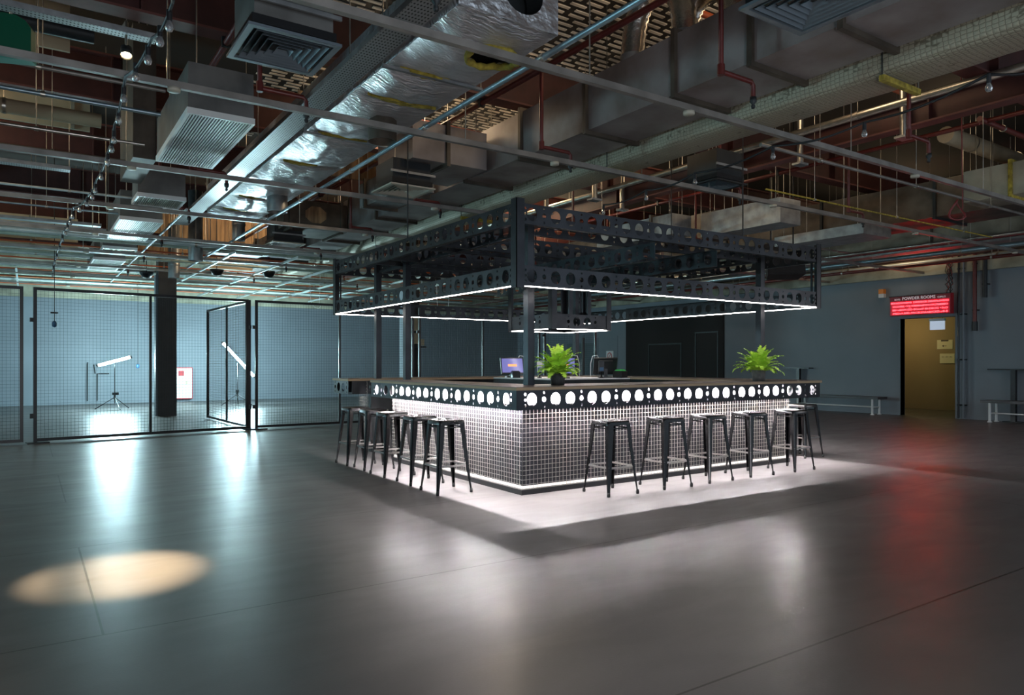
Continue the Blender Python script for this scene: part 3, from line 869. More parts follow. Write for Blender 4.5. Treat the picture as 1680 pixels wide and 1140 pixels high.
tube_light('bright white tube light, almost level, on the tripod left of the column', px(161, 599.5, 20.7), px(213, 586, 21.1))
b2 = px(389, 663, 23.0)
tripod('black tripod stand of the slanting tube light, seen through the open gate', b2[0], b2[1], 1.34, 1.0, None, None)
tube_light('bright white tube light tilted steeply down beside the open gate', px(366, 563, 22.6), px(416, 617, 22.9))
# cabinet, hoses and hung leads on the back wall
cbx = px(280, 600, 25.2)[0]
t = thing('hose_cabinet', 'white cabinet with red border low on the back wall beside the column', 'cabinet', (cbx, YB - 0.2, 0.10))
MB().box(0, 0.66, 0, 0.18, 0, 1.10).build('case', M_redsign, t)
MB().box(0.03, 0.63, -0.02, 0, 0.03, 1.07).build('door', M_white, t)
MB().box(0.20, 0.38, -0.03, -0.02, 0.80, 0.98).build('label_panel', M_redsign, t)
MB().box(0.44, 0.50, -0.04, -0.02, 0.50, 0.62).build('handle', M_cream, t)
MB().box(-0.02, 0.12, -0.05, -0.02, 0.1, 0.9).build('hose', M_dark, t)
for (x, z0, z1, lab) in ((-4.7, 0.05, 1.35, 'two thin dark elbowed pipes on the back wall, left of the level tube light'),):
    q = px(138, 640, 25.0)
    t = thing('wall_pipes', lab, 'pipe', (q[0], YB - 0.05, 0))
    MB().tube([(0, 0, 0.1), (0, 0, 1.30), (0, -0.12, 1.36)], 0.02, 6).build('pipe', M_dark, t)
    MB().tube([(0.28, 0, 0.1), (0.28, 0, 1.0), (0.34, -0.05, 1.0), (0.62, -0.05, 1.0)], 0.02, 6).build('pipe', M_dark, t)
    MB().tube([(0.22, 0, 1.0), (0.18, -0.05, 1.3)], 0.02, 6).build('pipe', M_dark, t)
def pendant(label, x, y, d, ztop):
    q = px(x, y, d)
    t = thing('hanging_socket', label, 'socket', (q[0], q[1], q[2]))
    MB().tube([(0, 0, 0.06), (0, 0, ztop - q[2])], 0.008, 6).build('cable', M_cable, t)
    MB().lathe([(0.001, -0.08), (0.045, -0.06), (0.05, 0.02), (0.02, 0.06), (0.001, 0.07)], n=10).build('socket', M_bluewrap, t)
    return t, q
t, q = pendant('black cable with a small blue socket hanging behind the wide fence panel', 89, 531, 15.6, ZS)
MB().box(-0.07, 0.07, -0.02, 0.02, 0.22, 0.25).build('cross_clip', M_cable, t)
pendant('thin long cable ending low behind the level tube light', 226, 600, 22.5, ZS)
for (x, y, d, lab) in ((728, 520, 14.5, 'white looped cable hanging below the rear canopy beam'), (518, 502, 20.0, 'pale looped cable hanging over the fence panel left of the bar')):
    q = px(x, y, d)
    t = thing('cable_loop', lab, 'cable', q)
    MB().tube([(-0.16, 0, ZS - q[2]), (-0.16, 0, 0.5), (-0.14, 0, 0.12), (-0.05, 0, -0.03), (0.08, 0, -0.07), (0.14, 0, 0.0), (0.10, 0, 0.10), (0.12, 0, 0.5), (0.12, 0, ZS - q[2])], 0.006, 6).build('lead', M_white, t)

# ---------------------------------------------------------------- right hand wall: sign, benches, pipes
def wall_rot(): return (R(90), 0, R(-90))
sx = XR - 0.30
sg = thing('led_sign', 'red lit dot matrix sign box headed POWDER ROOMS above the doorway', 'sign', (sx, 10.02, 2.56))
# local frame of the sign: +y runs back along the wall, face towards -x
MB().box(0.0, 0.16, -1.48, 0.0, 0, 0.50).build('box', M_redbox, sg)
MB().box(-0.006, 0.0, -1.46, -0.02, 0.02, 0.375).build('display_panel', M_redface, sg)
MB().box(-0.03, 0.0, -1.49, 0.01, 0.485, 0.505).build('top_lip', M_dark, sg)
MB().box(0.16, 0.30, -1.2, -1.1, 0.35, 0.45).box(0.16, 0.30, -0.4, -0.3, 0.35, 0.45).build('bracket', M_galv, sg)
def sign_text(s, size, y, z, width, m, name='lettering', parent=sg, x=-0.009, th=0.004):
    me = text_mesh(s, size, th)
    xs = [v.co.x for v in me.vertices]
    k = width / (max(xs) - min(xs)); x0 = min(xs)
    for v in me.vertices: v.co.x = (v.co.x - x0) * k
    me.materials.append(m)
    return link(name, me, parent, (x, y, z), wall_rot())
sign_text('POWDER ROOMS', 0.108, -0.33, 0.395, 0.80, M_letter, th=0.012)
sign_text('BOYS', 0.06, -0.13, 0.395, 0.14, M_letter, th=0.008)
sign_text('GIRLS', 0.06, -1.18, 0.395, 0.19, M_letter, th=0.008)
rows = [('BEIUADXDWBWB  SXEISSBXSB ZBBWMedWBXD', 0.04, 1.40), ('SACE7BBS <V3J WBB86668WVUWU7B8BBBO', 0.08, 1.34),
        ("BB+viBXM-IZD-BGxwII'-BI-D8CIG +3eO", 0.08, 1.34), ('/FBXwA.BIBI:-IVbCBUMAABI!C8ZI-c4I-B', 0.08, 1.34)]
for i, (s, y, wd) in enumerate(rows):
    sign_text(s, 0.060, -y, 0.302 - i * 0.088, wd, M_redled, 'dot_text_row')
# cables over the sign
for k, (y0, zz, lab) in enumerate(((8.62, 3.35, 'tangle of dark red cables at the end of the lit sign'),)):
    t = thing('cable_tangle', lab, 'cable', (XR - 0.12, y0, 3.0))
    for j in range(7):
        rr_ = random.Random(40 + j)
        pts = [(rr_.uniform(-0.06, 0.02), rr_.uniform(-0.06, 0.12), 0.75 - 0.16 * s_ + rr_.uniform(-0.04, 0.04)) for s_ in range(8)]
        pts = [(0.0, 0.1 * j - 0.2, 1.2)] + pts
        MB().tube(pts, 0.009, 5).build('cable', M_redcable if j % 2 else M_cable, t)
t = thing('beacon', 'small amber and white beacon box on the wall left of the lit sign', 'beacon', (XR - 0.12, 10.28, 3.08))
MB().box(0, 0.12, 0, 0.14, 0, 0.10).build('base', M_white, t)
MB().box(-0.01, 0.12, 0.005, 0.135, 0.10, 0.22).build('lens', M_amber, t)
t = thing('exit_sign', 'pale rectangular hanging exit panel just inside the doorway', 'sign', (XR + 0.35, 9.33, 2.22))
MB().box(-0.02, 0.02, -0.35, 0.0, -0.02, 0.20).build('panel', M_exit, t)
MB().box(-0.04, 0.04, -0.36, 0.01, 0.20, 0.26).build('housing', M_white, t)
MB().tube([(0, -0.05, 0.26), (0, -0.05, 0.5)], 0.006, 5).tube([(0, -0.3, 0.26), (0, -0.3, 0.5)], 0.006, 5).build('hanger', M_dark, t)
t = thing('green_lamp', 'green glowing lamp strip under the corridor ceiling behind the exit panel', 'light', (XR + 1.3, 8.0, 2.66))
MB().box(0, 0.08, 0, 1.7, 0, 0.05).build('tube', M_greenglow, t)
MB().box(-0.03, 0.11, -0.02, 1.72, 0.05, 0.09).build('housing', M_dark, t)
for (x, y, w_, h_, nm, lab) in ((1549.5, 565, 0.42, 0.26, 'notice', 'cream notice with a small arrow on the corridor wall'), (1554, 588, 0.40, 0.28, 'notice_box', 'cream three arrow box below the notice on the corridor wall')):
    a = (x - 840) / FPX; dd = 21.88 / (0.829 * a + 0.5587)
    q = px(x, y, dd)
    t = thing(nm, lab, 'sign', (21.9, q[1], q[2]))
    MB().box(-0.03 if nm == 'notice_box' else -0.012, 0, -w_ / 2, w_ / 2, -h_ / 2, h_ / 2).build('board', M_paper, t)
    xf = -0.033 if nm == 'notice_box' else -0.015
    if nm == 'notice':
        MB().box(xf, xf + 0.003, -0.10, 0.10, h_ / 2 - 0.04, h_ / 2).build('header', M_black, t)
        MB().box(xf, xf + 0.003, -0.05, 0.04, -0.05, -0.035).add([(xf, 0.03, -0.075), (xf, 0.03, -0.01), (xf, 0.075, -0.0425)], [(0, 1, 2)]).build('arrow', M_black, t)
    else:
        b = MB()
        for k in (-1, 0, 1): b.box(xf, xf + 0.003, k * 0.11 - 0.025, k * 0.11 + 0.025, 0.04, 0.05).add([(xf, k * 0.11 + 0.02, 0.03), (xf, k * 0.11 + 0.02, 0.06), (xf, k * 0.11 + 0.04, 0.045)], [(0, 1, 2)])
        b.build('arrows', M_black, t)
def bench(label, x0, x1, y0, y1, h=0.47):
    t = thing('bench', label, 'bench', (x0, y0, 0))
    W_, L = x1 - x0, y1 - y0
    MB().box(0, W_, 0, L, h - 0.06, h).build('seat', M_bench, t)
    for y in (0.18, L - 0.18):
        for x in (0.05, W_ - 0.05):
            MB().tube([(x, y, 0.0), (x, y, h - 0.06)], 0.028, 10).build('leg', M_whitepipe, t)
        for x in (0.05, W_ - 0.05):
            MB().lathe([(0.001, 0), (0.05, 0), (0.05, 0.015), (0.03, 0.025)], (x, y, 0.0), 10).build('foot', M_whitepipe, t)
        MB().tube([(0.05, y, 0.2), (W_ - 0.05, y, 0.2)], 0.018, 8).build('cross_rail', M_whitepipe, t)
    MB().tube([(W_ / 2, 0.18, 0.2), (W_ / 2, L - 0.18, 0.2)], 0.018, 8).build('long_rail', M_whitepipe, t)
    return t
bench('low dark bench on white pipe legs against the wall left of the doorway', 18.22, 18.66, 10.15, 12.7)
bench('low dark bench on white pipe legs right of the doorway, cut by the photo edge', 18.22, 18.66, 4.6, 7.75, 0.50)
def high_table(label, x, y, h=1.22, s=0.75):
    t = thing('high_table', label, 'table', (x, y, 0))
    MB().box(-0.12, 0.12, -s / 2, s / 2, h - 0.03, h).build('tabletop', M_black, t)
    MB().box(-0.05, 0.05, -0.05, 0.05, 0.02, h - 0.03).build('post', M_black, t)
    MB().box(-0.10, 0.10, -0.2, 0.2, 0, 0.02).build('base', M_black, t)
    return t
q = px(1310, 603, 19.6)
high_table('narrow black high table at the wall behind the far fern', 18.71, q[1] * 18.71 / q[0], s=0.8)
high_table('narrow black high table behind the bench at the right edge of the photo', 18.71, px(1663, 605, 16)[1] * 18.71 / px(1663, 605, 16)[0], s=1.0)
def wall_pipe(name, label, y, z0, z1, r, m, cat='pipe', x=XR - 0.12):
    t = thing(name, label, cat, (x, y, 0))
    MB().tube([(0, 0, z0), (0, 0, z1)], r, 10).build('pipe', m, t)
    b = MB()
    z = z0 + 0.3
    while z < z1:
        b.box(-0.01, 0.12, -r - 0.01, r + 0.01, z, z + 0.03); z += 1.1
    b.build('clip', M_dark, t)
    return t
t = wall_pipe('drop_pipe', 'dark red vertical pipe ending halfway up the wall right of the doorway', 8.08, 2.30, 4.2, 0.045, M_redpipe)
MB().tube([(0, 0, 2.12), (0, 0, 2.34)], 0.06, 10).build('valve', M_dark, t)
wall_pipe('conduit', 'thin black conduit beside the doorway, nearer the door frame', 8.44, 0.02, 4.1, 0.022, M_black)
wall_pipe('conduit', 'thin grey conduit beside the doorway, next to the black one', 8.33, 0.02, 4.1, 0.022, M_wall)
wall_pipe('conduit', 'thick dark conduit stopping short of the wall top, right of the dark red pipe', 7.86, 2.9, 4.1, 0.05, M_dark)
t = thing('no_smoking_sign', 'small white square sign with a red ring on the far wall', 'sign', (XR - 0.02, px(1000, 581, 22)[1] * (XR - 0.02) / px(1000, 581, 22)[0], 1.62))
MB().box(0, 0.02, -0.20, 0.20, -0.2, 0.2).build('plate', M_white, t)
vs = []; fs = []
for k in range(24):
    an = 2 * PI * k / 24
    vs += [(-0.004, 0.14 * math.cos(an), 0.14 * math.sin(an)), (-0.004, 0.105 * math.cos(an), 0.105 * math.sin(an))]
    fs.append((2 * k, 2 * k + 1, (2 * k + 3) % 48, (2 * k + 2) % 48))
MB().add(vs, fs).add([(-0.004, -0.09, 0.07), (-0.004, -0.07, 0.09), (-0.004, 0.09, -0.07), (-0.004, 0.07, -0.09)], [(0, 1, 2, 3)]).build('ring', M_redsign, t)
# loudspeaker hung beyond the canopy corner
q = px(1286, 441, 13.2)
t = thing('loudspeaker', 'black loudspeaker hung from the ceiling past the far right canopy corner', 'speaker', q, rot=(R(-18), 0, R(-40)))
MB().hexa([(-0.33, -0.16, -0.18), (0.33, -0.16, -0.18), (0.28, 0.18, -0.14), (-0.28, 0.18, -0.14)], [(-0.33, -0.16, 0.18), (0.33, -0.16, 0.18), (0.28, 0.18, 0.14), (-0.28, 0.18, 0.14)]).build('cabinet', M_speaker, t)
MB().box(-0.31, 0.31, -0.17, -0.16, -0.16, 0.16).build('grille', M_speaker, t)
from mathutils import Euler
inv = Euler((R(-18), 0, R(-40))).to_matrix().inverted()
for sx_ in (0.2, -0.2):
    p_ = Vector((sx_, 0.1, 0.15)); w_ = inv.inverted() @ p_
    MB().tube([p_, inv @ Vector((w_.x, w_.y, ZS - q[2]))], 0.015, 6).build('bracket', M_black, t)

# ================================================================ the services under the slab
ORD = ['first', 'second', 'third', 'fourth', 'fifth', 'sixth', 'seventh', 'eighth', 'ninth', 'tenth', 'eleventh', 'twelfth', 'thirteenth']
ZC = 3.6
# --- main steel beams (red oxide), running across the hall
def ibeam(name, label, p0, p1, h, fw, m, zb):
    """I-section between two plan points, underside at zb"""
    x0, y0 = p0; x1, y1 = p1
    L = math.hypot(x1 - x0, y1 - y0)
    t = thing(name, label, 'beam', (x0, y0, zb), math.atan2(y1 - y0, x1 - x0))
    MB().box(0, L, -fw / 2, fw / 2, 0, 0.025).box(0, L, -fw / 2, fw / 2, h - 0.025, h).build('flange', M_maroonL, t)  # lighter red oxide paints the light caught by the flanges
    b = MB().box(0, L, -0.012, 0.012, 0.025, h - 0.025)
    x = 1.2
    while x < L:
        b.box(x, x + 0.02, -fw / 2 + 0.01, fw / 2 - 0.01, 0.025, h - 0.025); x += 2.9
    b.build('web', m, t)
    return t
names_beam = ['nearest the camera', 'second from the camera', 'third from the camera', 'fourth from the camera', 'fifth from the camera', 'sixth from the camera', 'last before the back wall']
for i, y in enumerate([4.0, 7.9, 10.8, 14.0, 17.5, 21.0, 24.5]):
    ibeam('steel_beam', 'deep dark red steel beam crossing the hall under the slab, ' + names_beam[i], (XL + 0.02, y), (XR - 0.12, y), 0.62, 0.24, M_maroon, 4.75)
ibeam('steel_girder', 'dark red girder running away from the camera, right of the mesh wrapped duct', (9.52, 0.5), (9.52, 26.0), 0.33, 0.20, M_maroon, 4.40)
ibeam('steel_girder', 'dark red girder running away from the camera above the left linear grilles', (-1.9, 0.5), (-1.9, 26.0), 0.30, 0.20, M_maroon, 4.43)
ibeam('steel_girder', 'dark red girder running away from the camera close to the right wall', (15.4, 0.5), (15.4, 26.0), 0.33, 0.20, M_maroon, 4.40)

# --- strut channels across the hall (the lighting grid)
chY = [4.45, 6.42, 9.28, 11.85, 14.4, 16.85, 19.4, 21.9, 24.5]
def channel(y, label):
    t = thing('strut_channel', label, 'ceiling rail', (XL + 0.05, y, ZC))
    L = XR - 0.15 - XL
    m = MB().box(0, L, -0.026, 0.026, 0.0, 0.005).box(0, L, -0.026, -0.021, 0.005, 0.055).box(0, L, 0.021, 0.026, 0.005, 0.055)
    m.build('rail', M_channel, t)
    b = MB(); x = 0.9
    rods = []
    while x < L:
        rods.append(x); x += 3.1
    first = None
    for x in [0.9, 4.0, 7.35, 9.9, 12.7, 16.4, 19.5, 23.65, 25.35]:
        o = MB().tube([(0, 0, 0.03), (0, 0, ZS - ZC)], 0.006, 5).build('hanger_rod', M_silverpipe, t) if first is None else first.copy()
        if first is None: first = o
        else: COL.objects.link(o)
        o.location = (x, 0, 0)
    fj = None
    for x in [2.15 + 3.9 * k for k in range(7)]:
        if fj is None:
            fj = MB().lathe([(0.001, 0), (0.05, 0), (0.05, 0.03), (0.001, 0.03)], n=14).build('junction_cap', M_beige, t); o = fj
        else:
            o = fj.copy(); COL.objects.link(o)
        o.location = (x, 0, -0.03)
    return t
nm_ch = ['nearest the camera', 'second from the camera, crossing the foil duct', 'third from the camera', 'fourth from the camera', 'fifth from the camera', 'sixth from the camera', 'seventh, over the far floor', 'eighth, behind the fence', 'last one before the back wall']
for i, y in enumerate(chY):
    channel(y, 'long grey strut channel crossing the whole ceiling, ' + nm_ch[i])

# --- sprinkler drops on a regular grid
def make_drop():
    t = thing('sprinkler_drop', 'x', 'sprinkler', (0, 0, 0))
    MB().tube([(-0.42, 0, 4.7), (-0.42, 0, 3.84), (-0.40, 0, 3.81), (-0.03, 0, 3.81), (0, 0, 3.78), (0, 0, 3.66)], 0.022, 8).build('pipe', M_redpipe, t)
    MB().lathe([(0.001, 3.58), (0.012, 3.58), (0.02, 3.60), (0.012, 3.62), (0.03, 3.64), (0.03, 3.68), (0.001, 3.68)], n=10).build('head', M_dark, t)
    MB().tube([(-0.42, 0, 3.87), (-0.42, 0, 3.78)], 0.032, 8).build('elbow', M_redpipe, t)
    return t
drop0 = None
colname = ['row along the foil duct', 'row along the grey duct', 'row above the right side of the bar', 'row nearest the lit sign']
for ci, x in enumerate((2.15, 5.27, 8.3, 11.4)):
    k = 0
    for y in (4.05, 6.6, 9.8, 12.4, 15.2, 17.7, 20.7):
        lab = 'dark red sprinkler drop, %s from the camera, %s' % (ORD[k], colname[ci]); k += 1
        if drop0 is None:
            drop0 = make_drop(); o = drop0; o.location = (x, y, 0); o['label'] = lab; o['group'] = 'sprinkler drops'
        else:
            o = copy_tree(drop0, (x, y, 0), 0, lab, 'sprinkler drops')
for ci, x in enumerate((1.73, 4.85, 7.88, 10.98)):
    t = thing('sprinkler_main', 'dark red sprinkler pipe high under the beams, ' + colname[ci], 'pipe', (x, 0, 0))
    MB().tube([(0, 1.5, 4.69), (0, 22, 4.69)], 0.035, 8).build('pipe', M_redpipe, t)
    for y in (4.0, 7.9, 10.8, 14.0, 17.5, 21.0):
        MB().box(-0.045, 0.045, y - 0.02, y + 0.02, 4.65, 4.75).build('clip', M_dark, t)

# --- foil wrapped duct with sagging underside
def foil_duct():
    t = thing('foil_duct', 'wide silver foil wrapped duct with sagging torn underside, left of the bar', 'duct', (0, 0, 0))
    x0, x1, y0, y1, z0, z1 = 2.64, 3.56, 4.62, 13.5, 4.0, 4.48
    seams = [y0, 5.88, 6.62, 8.05, 9.4, 10.6, 11.75, 12.85, y1]
    # underside built as a bellied skin between the bands
    m = MB(); nx, rows_ = 14, []
    rnd = random.Random(5)
    ys = []
    for a, b in zip(seams[:-1], seams[1:]):
        n = max(6, int((b - a) / 0.09))
        ys += [(a + (b - a) * i / n, abs(math.sin(PI * i / n)) ** 0.6) for i in range(n)]
    ys.append((y1, 0))
    vs = []; fs = []
    for (y, sag) in ys:
        for i in range(nx + 1):
            u = i / nx
            x = x0 + (x1 - x0) * u
            z = z0 - 0.10 * sag * math.sin(PI * u) ** 0.8 + 0.010 * rnd.uniform(-1, 1) * (1 if 0 < i < nx else 0) + 0.006 * math.sin(y * 43 + u * 6)
            vs.append((x, y, z))
    # torn opening in the first bay
    for r_ in range(len(ys) - 1):
        for i in range(nx):
            yc = (ys[r_][0] + ys[r_ + 1][0]) / 2; xc = x0 + (x1 - x0) * (i + 0.5) / nx
            if ((xc - 3.25) / 0.21) ** 2 + ((yc - 5.12) / 0.17) ** 2 < 1: continue
            a = r_ * (nx + 1) + i
            fs.append((a, a + nx + 1, a + nx + 2, a + 1))
    m.add(vs, fs, True)
    m.build('foil_underside', M_foil, t)
    # sides, top and end
    b = MB(); n = 60
    vs = []; fs = []
    for k in range(n + 1):
        y = y0 + (y1 - y0) * k / n
        for j, z in enumerate((z0, z0 + 0.12, z0 + 0.3, z1)):
            vs.append((x0 - (0.03 + 0.02 * rnd.uniform(-1, 1)) * (1 if j in (1, 2) else 0), y, z))
    for k in range(n):
        for j in range(3):
            a = k * 4 + j; fs.append((a, a + 1, a + 5, a + 4))
    b.add(vs, fs, True)
    b.add([(x1, y0, z0), (x1, y1, z0), (x1, y1, z1), (x1, y0, z1)], [(0, 1, 2, 3)])
    b.add([(x0, y0, z1), (x1, y0, z1), (x1, y1, z1), (x0, y1, z1)], [(0, 1, 2, 3)])
    b.add([(x0, y1, z0), (x1, y1, z0), (x1, y1, z1), (x0, y1, z1)], [(0, 1, 2, 3)])
    b.build('foil_sides', M_foil, t)
    vsf, fsf = plate_with_holes('end', x1 - x0, z1 - z0, [(0.58, 0.25, 0.19, 0.17)], 0.004)
    MB().add([(x0 + v[0], y0 + v[1], z0 + v[2]) for v in vsf], fsf).build('foil_end', M_foil, t)
    MB().box(x0 + 0.02, x1 - 0.02, y0 + 0.25, y1 - 0.02, z0 + 0.10, z1 - 0.02).build('duct_core', M_dark, t)
    MB().lathe([(0.20, 0), (0.185, 0.05), (0.175, 0.2)], n=22).build('opening_liner', M_dark, t, (x0 + 0.58, y0, z0 + 0.25), (R(-90), 0, 0))
    # torn flap edge of yellow insulation round the opening
    pts = []
    for k in range(25):
        an = 2 * PI * k / 24
        pts.append((3.25 + 0.225 * math.cos(an), 5.12 + 0.185 * math.sin(an), 3.92 + 0.02 * rnd.uniform(-1, 1)))
    MB().tube(pts, [0.022 + 0.014 * rnd.random() for _ in pts], 7, cap=False).build('torn_insulation', M_yellow, t)
    MB().hexa([(3.05, 4.93, 3.86), (3.22, 4.90, 3.83), (3.25, 4.95, 3.85), (3.07, 4.98, 3.88)], [(3.05, 4.93, 3.93), (3.24, 4.9, 3.93), (3.25, 4.96, 3.93), (3.07, 5.0, 3.93)]).build('torn_insulation', M_yellow, t)
    for s_, wd in ((5.88, 0.5), (6.62, 0.75), (8.05, 0.62), (9.4, 0.45), (11.75, 0.4), (12.85, 0.55)):
        xx = x0 + 0.12
        tp = []; nn_ = 12
        for k in range(nn_ + 1): tp.append((xx + wd * k / nn_, s_ - 0.005 - 0.03 * math.sin(PI * k / nn_), z0 - 0.030 - 0.016 * math.sin(PI * k / nn_)))
        for k in range(nn_ - 1, 0, -1): tp.append((xx + wd * k / nn_, s_ + 0.05 * math.sin(PI * k / nn_) * (1 + 0.3 * math.sin(k * 2.3)), z0 - 0.030 - 0.010 * math.sin(PI * k / nn_)))
        q_ = len(tp)
        MB().add(tp + [(a_, b_, c_ + 0.03) for a_, b_, c_ in tp], [tuple(range(q_)), tuple(reversed(range(q_, 2 * q_)))] + [(k, q_ + k, q_ + (k + 1) % q_, (k + 1) % q_) for k in range(q_)]).build('insulation_gap', M_yellow, t)
    for s_ in (5.86, 8.04, 10.6, 13.2):
        MB().box(x0 - 0.05, x1 + 0.05, s_, s_ + 0.04, z0 - 0.045, z0 - 0.02).build('hanger_bar', M_galv, t)
        MB().tube([(x0 - 0.045, s_ + 0.02, z0 - 0.03), (x0 - 0.045, s_ + 0.02, ZS)], 0.006, 5).build('hanger_rod', M_silverpipe, t)
        MB().tube([(x1 + 0.045, s_ + 0.02, z0 - 0.03), (x1 + 0.045, s_ + 0.02, ZS)], 0.006, 5).build('hanger_rod', M_silverpipe, t)
    for (x, y, r, l) in ((3.13, 7.10, 0.150, 0.30), (3.2, 11.2, 0.15, 0.33)):
        st = MB().lathe([(r, -l), (r, 0.02), (r - 0.006, 0.02), (r - 0.006, -l), (r, -l)], n=24).build('round_spigot', M_ductdark if y < 8 else M_galv, t, (x, y, z0))
        MB().lathe([(r - 0.007, 0), (0.001, 0)], n=20).build('spigot_inside', M_black, st, (0, 0, -0.03))  # black disc paints the shade inside the spigot
    return t
foil_duct()
# perforated cable tray beside it
def tray(name, label, x0, x1, y0, y1, z, m=M_tray, lip=0.05, rods=True, cat='cable tray'):
    t = thing(name, label, cat, (x0, y0, z))
    W_, L = x1 - x0, y1 - y0
    MB().box(0, W_, 0, L, 0, 0.004).build('base', m, t)
    b = MB()
    if L > W_: b.box(-0.004, 0, 0, L, 0, lip).box(W_, W_ + 0.004, 0, L, 0, lip)
    else: b.box(0, W_, -0.004, 0, 0, lip).box(0, W_, L, L + 0.004, 0, lip)
    b.build('lip', M_galv, t)
    if rods:
        k = 0.5
        LL = max(L, W_)
        while k < LL:
            p = (W_ / 2, k) if L > W_ else (k, L / 2)
            MB().tube([(p[0] - (W_ / 2 if L > W_ else 0), p[1] - (0 if L > W_ else L / 2), 0), (p[0] - (W_ / 2 if L > W_ else 0), p[1] - (0 if L > W_ else L / 2), ZS - z)], 0.006, 5).build('hanger_rod', M_silverpipe, t)
            k += 3.0
    return t
tray('cable_tray', 'wide perforated cable tray running beside the foil duct, on its left', 2.34, 2.575, 2.5, 15.0, 4.0)

# --- grey flanged duct above the bar, and the chicken-wire wrapped duct beside it
def rect_duct(name, label, x0, x1, y0, y1, z0, z1, m, flanges=(), along='y', fm=None, cat='duct', holes=False, hang=True):
    t = thing(name, label, cat, (x0, y0, z0))
    W_, L, H = x1 - x0, y1 - y0, z1 - z0
    MB().box(0, W_, 0, L, 0, H).build('casing', m, t)
    for f in flanges:
        e = 0.045
        b = MB()
        if along == 'y':
            f -= y0
            b.box(-e, W_ + e, f, f + 0.05, -e, 0).box(-e, W_ + e, f, f + 0.05, H, H + e).box(-e, 0, f, f + 0.05, 0, H).box(W_, W_ + e, f, f + 0.05, 0, H)
        else:
            f -= x0
            b.box(f, f + 0.05, -e, L + e, -e, 0).box(f, f + 0.05, -e, L + e, H, H + e).box(f, f + 0.05, -e, 0, 0, H).box(f, f + 0.05, L, L + e, 0, H)
        b.build('flange', fm or M_ductdark, t)
    if hang:
        for (a, b_) in ((0.08, 0.15), (W_ - 0.08, 0.15), (0.08, L - 0.15), (W_ - 0.08, L - 0.15)):
            MB().tube([(a, b_, H - 0.01), (a, b_, ZS - z0)], 0.007, 5).build('hanger_rod', M_silverpipe, t)
    return t
rect_duct('grey_duct', 'long grey rectangular flanged duct running away above the bar', 5.29, 6.04, 1.2, 25.0, 4.0, 4.59, M_duct,
          (2.0, 3.2, 4.05, 4.95, 6.3, 7.6, 9.0, 10.6, 12.2, 13.5, 15.0, 16.5, 18.5))
def wrapped_duct():
    t = thing('wrapped_duct', 'bulky insulated duct wrapped in wire netting beside the grey duct', 'duct', (0, 0, 0))
    x0, x1, y0, y1, z0, z1 = 6.13, 6.67, 0.8, 25.5, 3.85, 4.40
    m = MB(); rnd = random.Random(9); n = 160; sec = []
    k_ = 20
    vs = []; fs = []
    for i in range(n + 1):
        y = y0 + (y1 - y0) * i / n
        for k in range(k_):
            an = 2 * PI * k / k_
            c, s_ = math.cos(an), math.sin(an)
            u = math.copysign(abs(c) ** 0.32, c); v = math.copysign(abs(s_) ** 0.32, s_)
            w_ = 1 + 0.008 * rnd.uniform(-1, 1) + 0.012 * math.sin(y * 9)
            vs.append(((x0 + x1) / 2 + u * w_ * (x1 - x0) / 2, y, (z0 + z1) / 2 + v * w_ * (z1 - z0) / 2))
    for i in range(n):
        for k in range(k_):
            fs.append((i * k_ + k, i * k_ + (k + 1) % k_, (i + 1) * k_ + (k + 1) % k_, (i + 1) * k_ + k))
    m.add(vs, fs, True); m.build('wrapping', M_chick, t)
    for y in (3.35, 6.9, 10.6, 14.2, 18.0):
        MB().box(x0 - 0.02, x1 + 0.06, y, y + 0.045, z0 - 0.06, z0 - 0.01).build('hanger_bar', M_yellow if y in (3.35, 6.9, 10.6) else M_galv, t)
        MB().tube([(x1 + 0.05, y + 0.02, z0 - 0.03), (x1 + 0.05, y + 0.02, ZS)], 0.006, 5).build('hanger_rod', M_silverpipe, t)
        MB().tube([(x0 - 0.015, y + 0.02, z0 - 0.03), (x0 - 0.015, y + 0.02, ZS)], 0.006, 5).build('hanger_rod', M_dark, t)
    return t
wrapped_duct()
# branch boxes feeding the ceiling diffusers left of the grey duct
rect_duct('branch_duct', 'brown flanged branch duct joining the grey duct, in front of the bar', 4.12, 5.24, 8.4, 9.5, 4.0, 4.5, M_duct, (4.6,), 'x')
b_ = rect_duct('branch_duct', 'dark branch duct with an octagonal opening, joining the grey duct farther back', 4.0, 5.24, 13.6, 14.6, 3.92, 4.45, M_ductdark, (4.1, 5.1), 'x')
MB().add([(0.62 + 0.22 * math.cos(PI / 8 + k * PI / 4), -0.004, 0.28 + 0.17 * math.sin(PI / 8 + k * PI / 4)) for k in range(8)], [tuple(range(8))]).build('opening', M_timber, b_)
rect_duct('side_duct', 'short pale grey duct on the left of the grey duct, stepping down', 4.70, 5.22, 9.9, 11.6, 3.98, 4.38, M_galv, (10.1, 11.3), 'y')
rect_duct('side_duct', 'galvanised duct beyond the octagonal opening', 4.6, 5.22, 16.2, 18.2, 3.9, 4.3, M_galv, (16.5, 17.8), 'y')

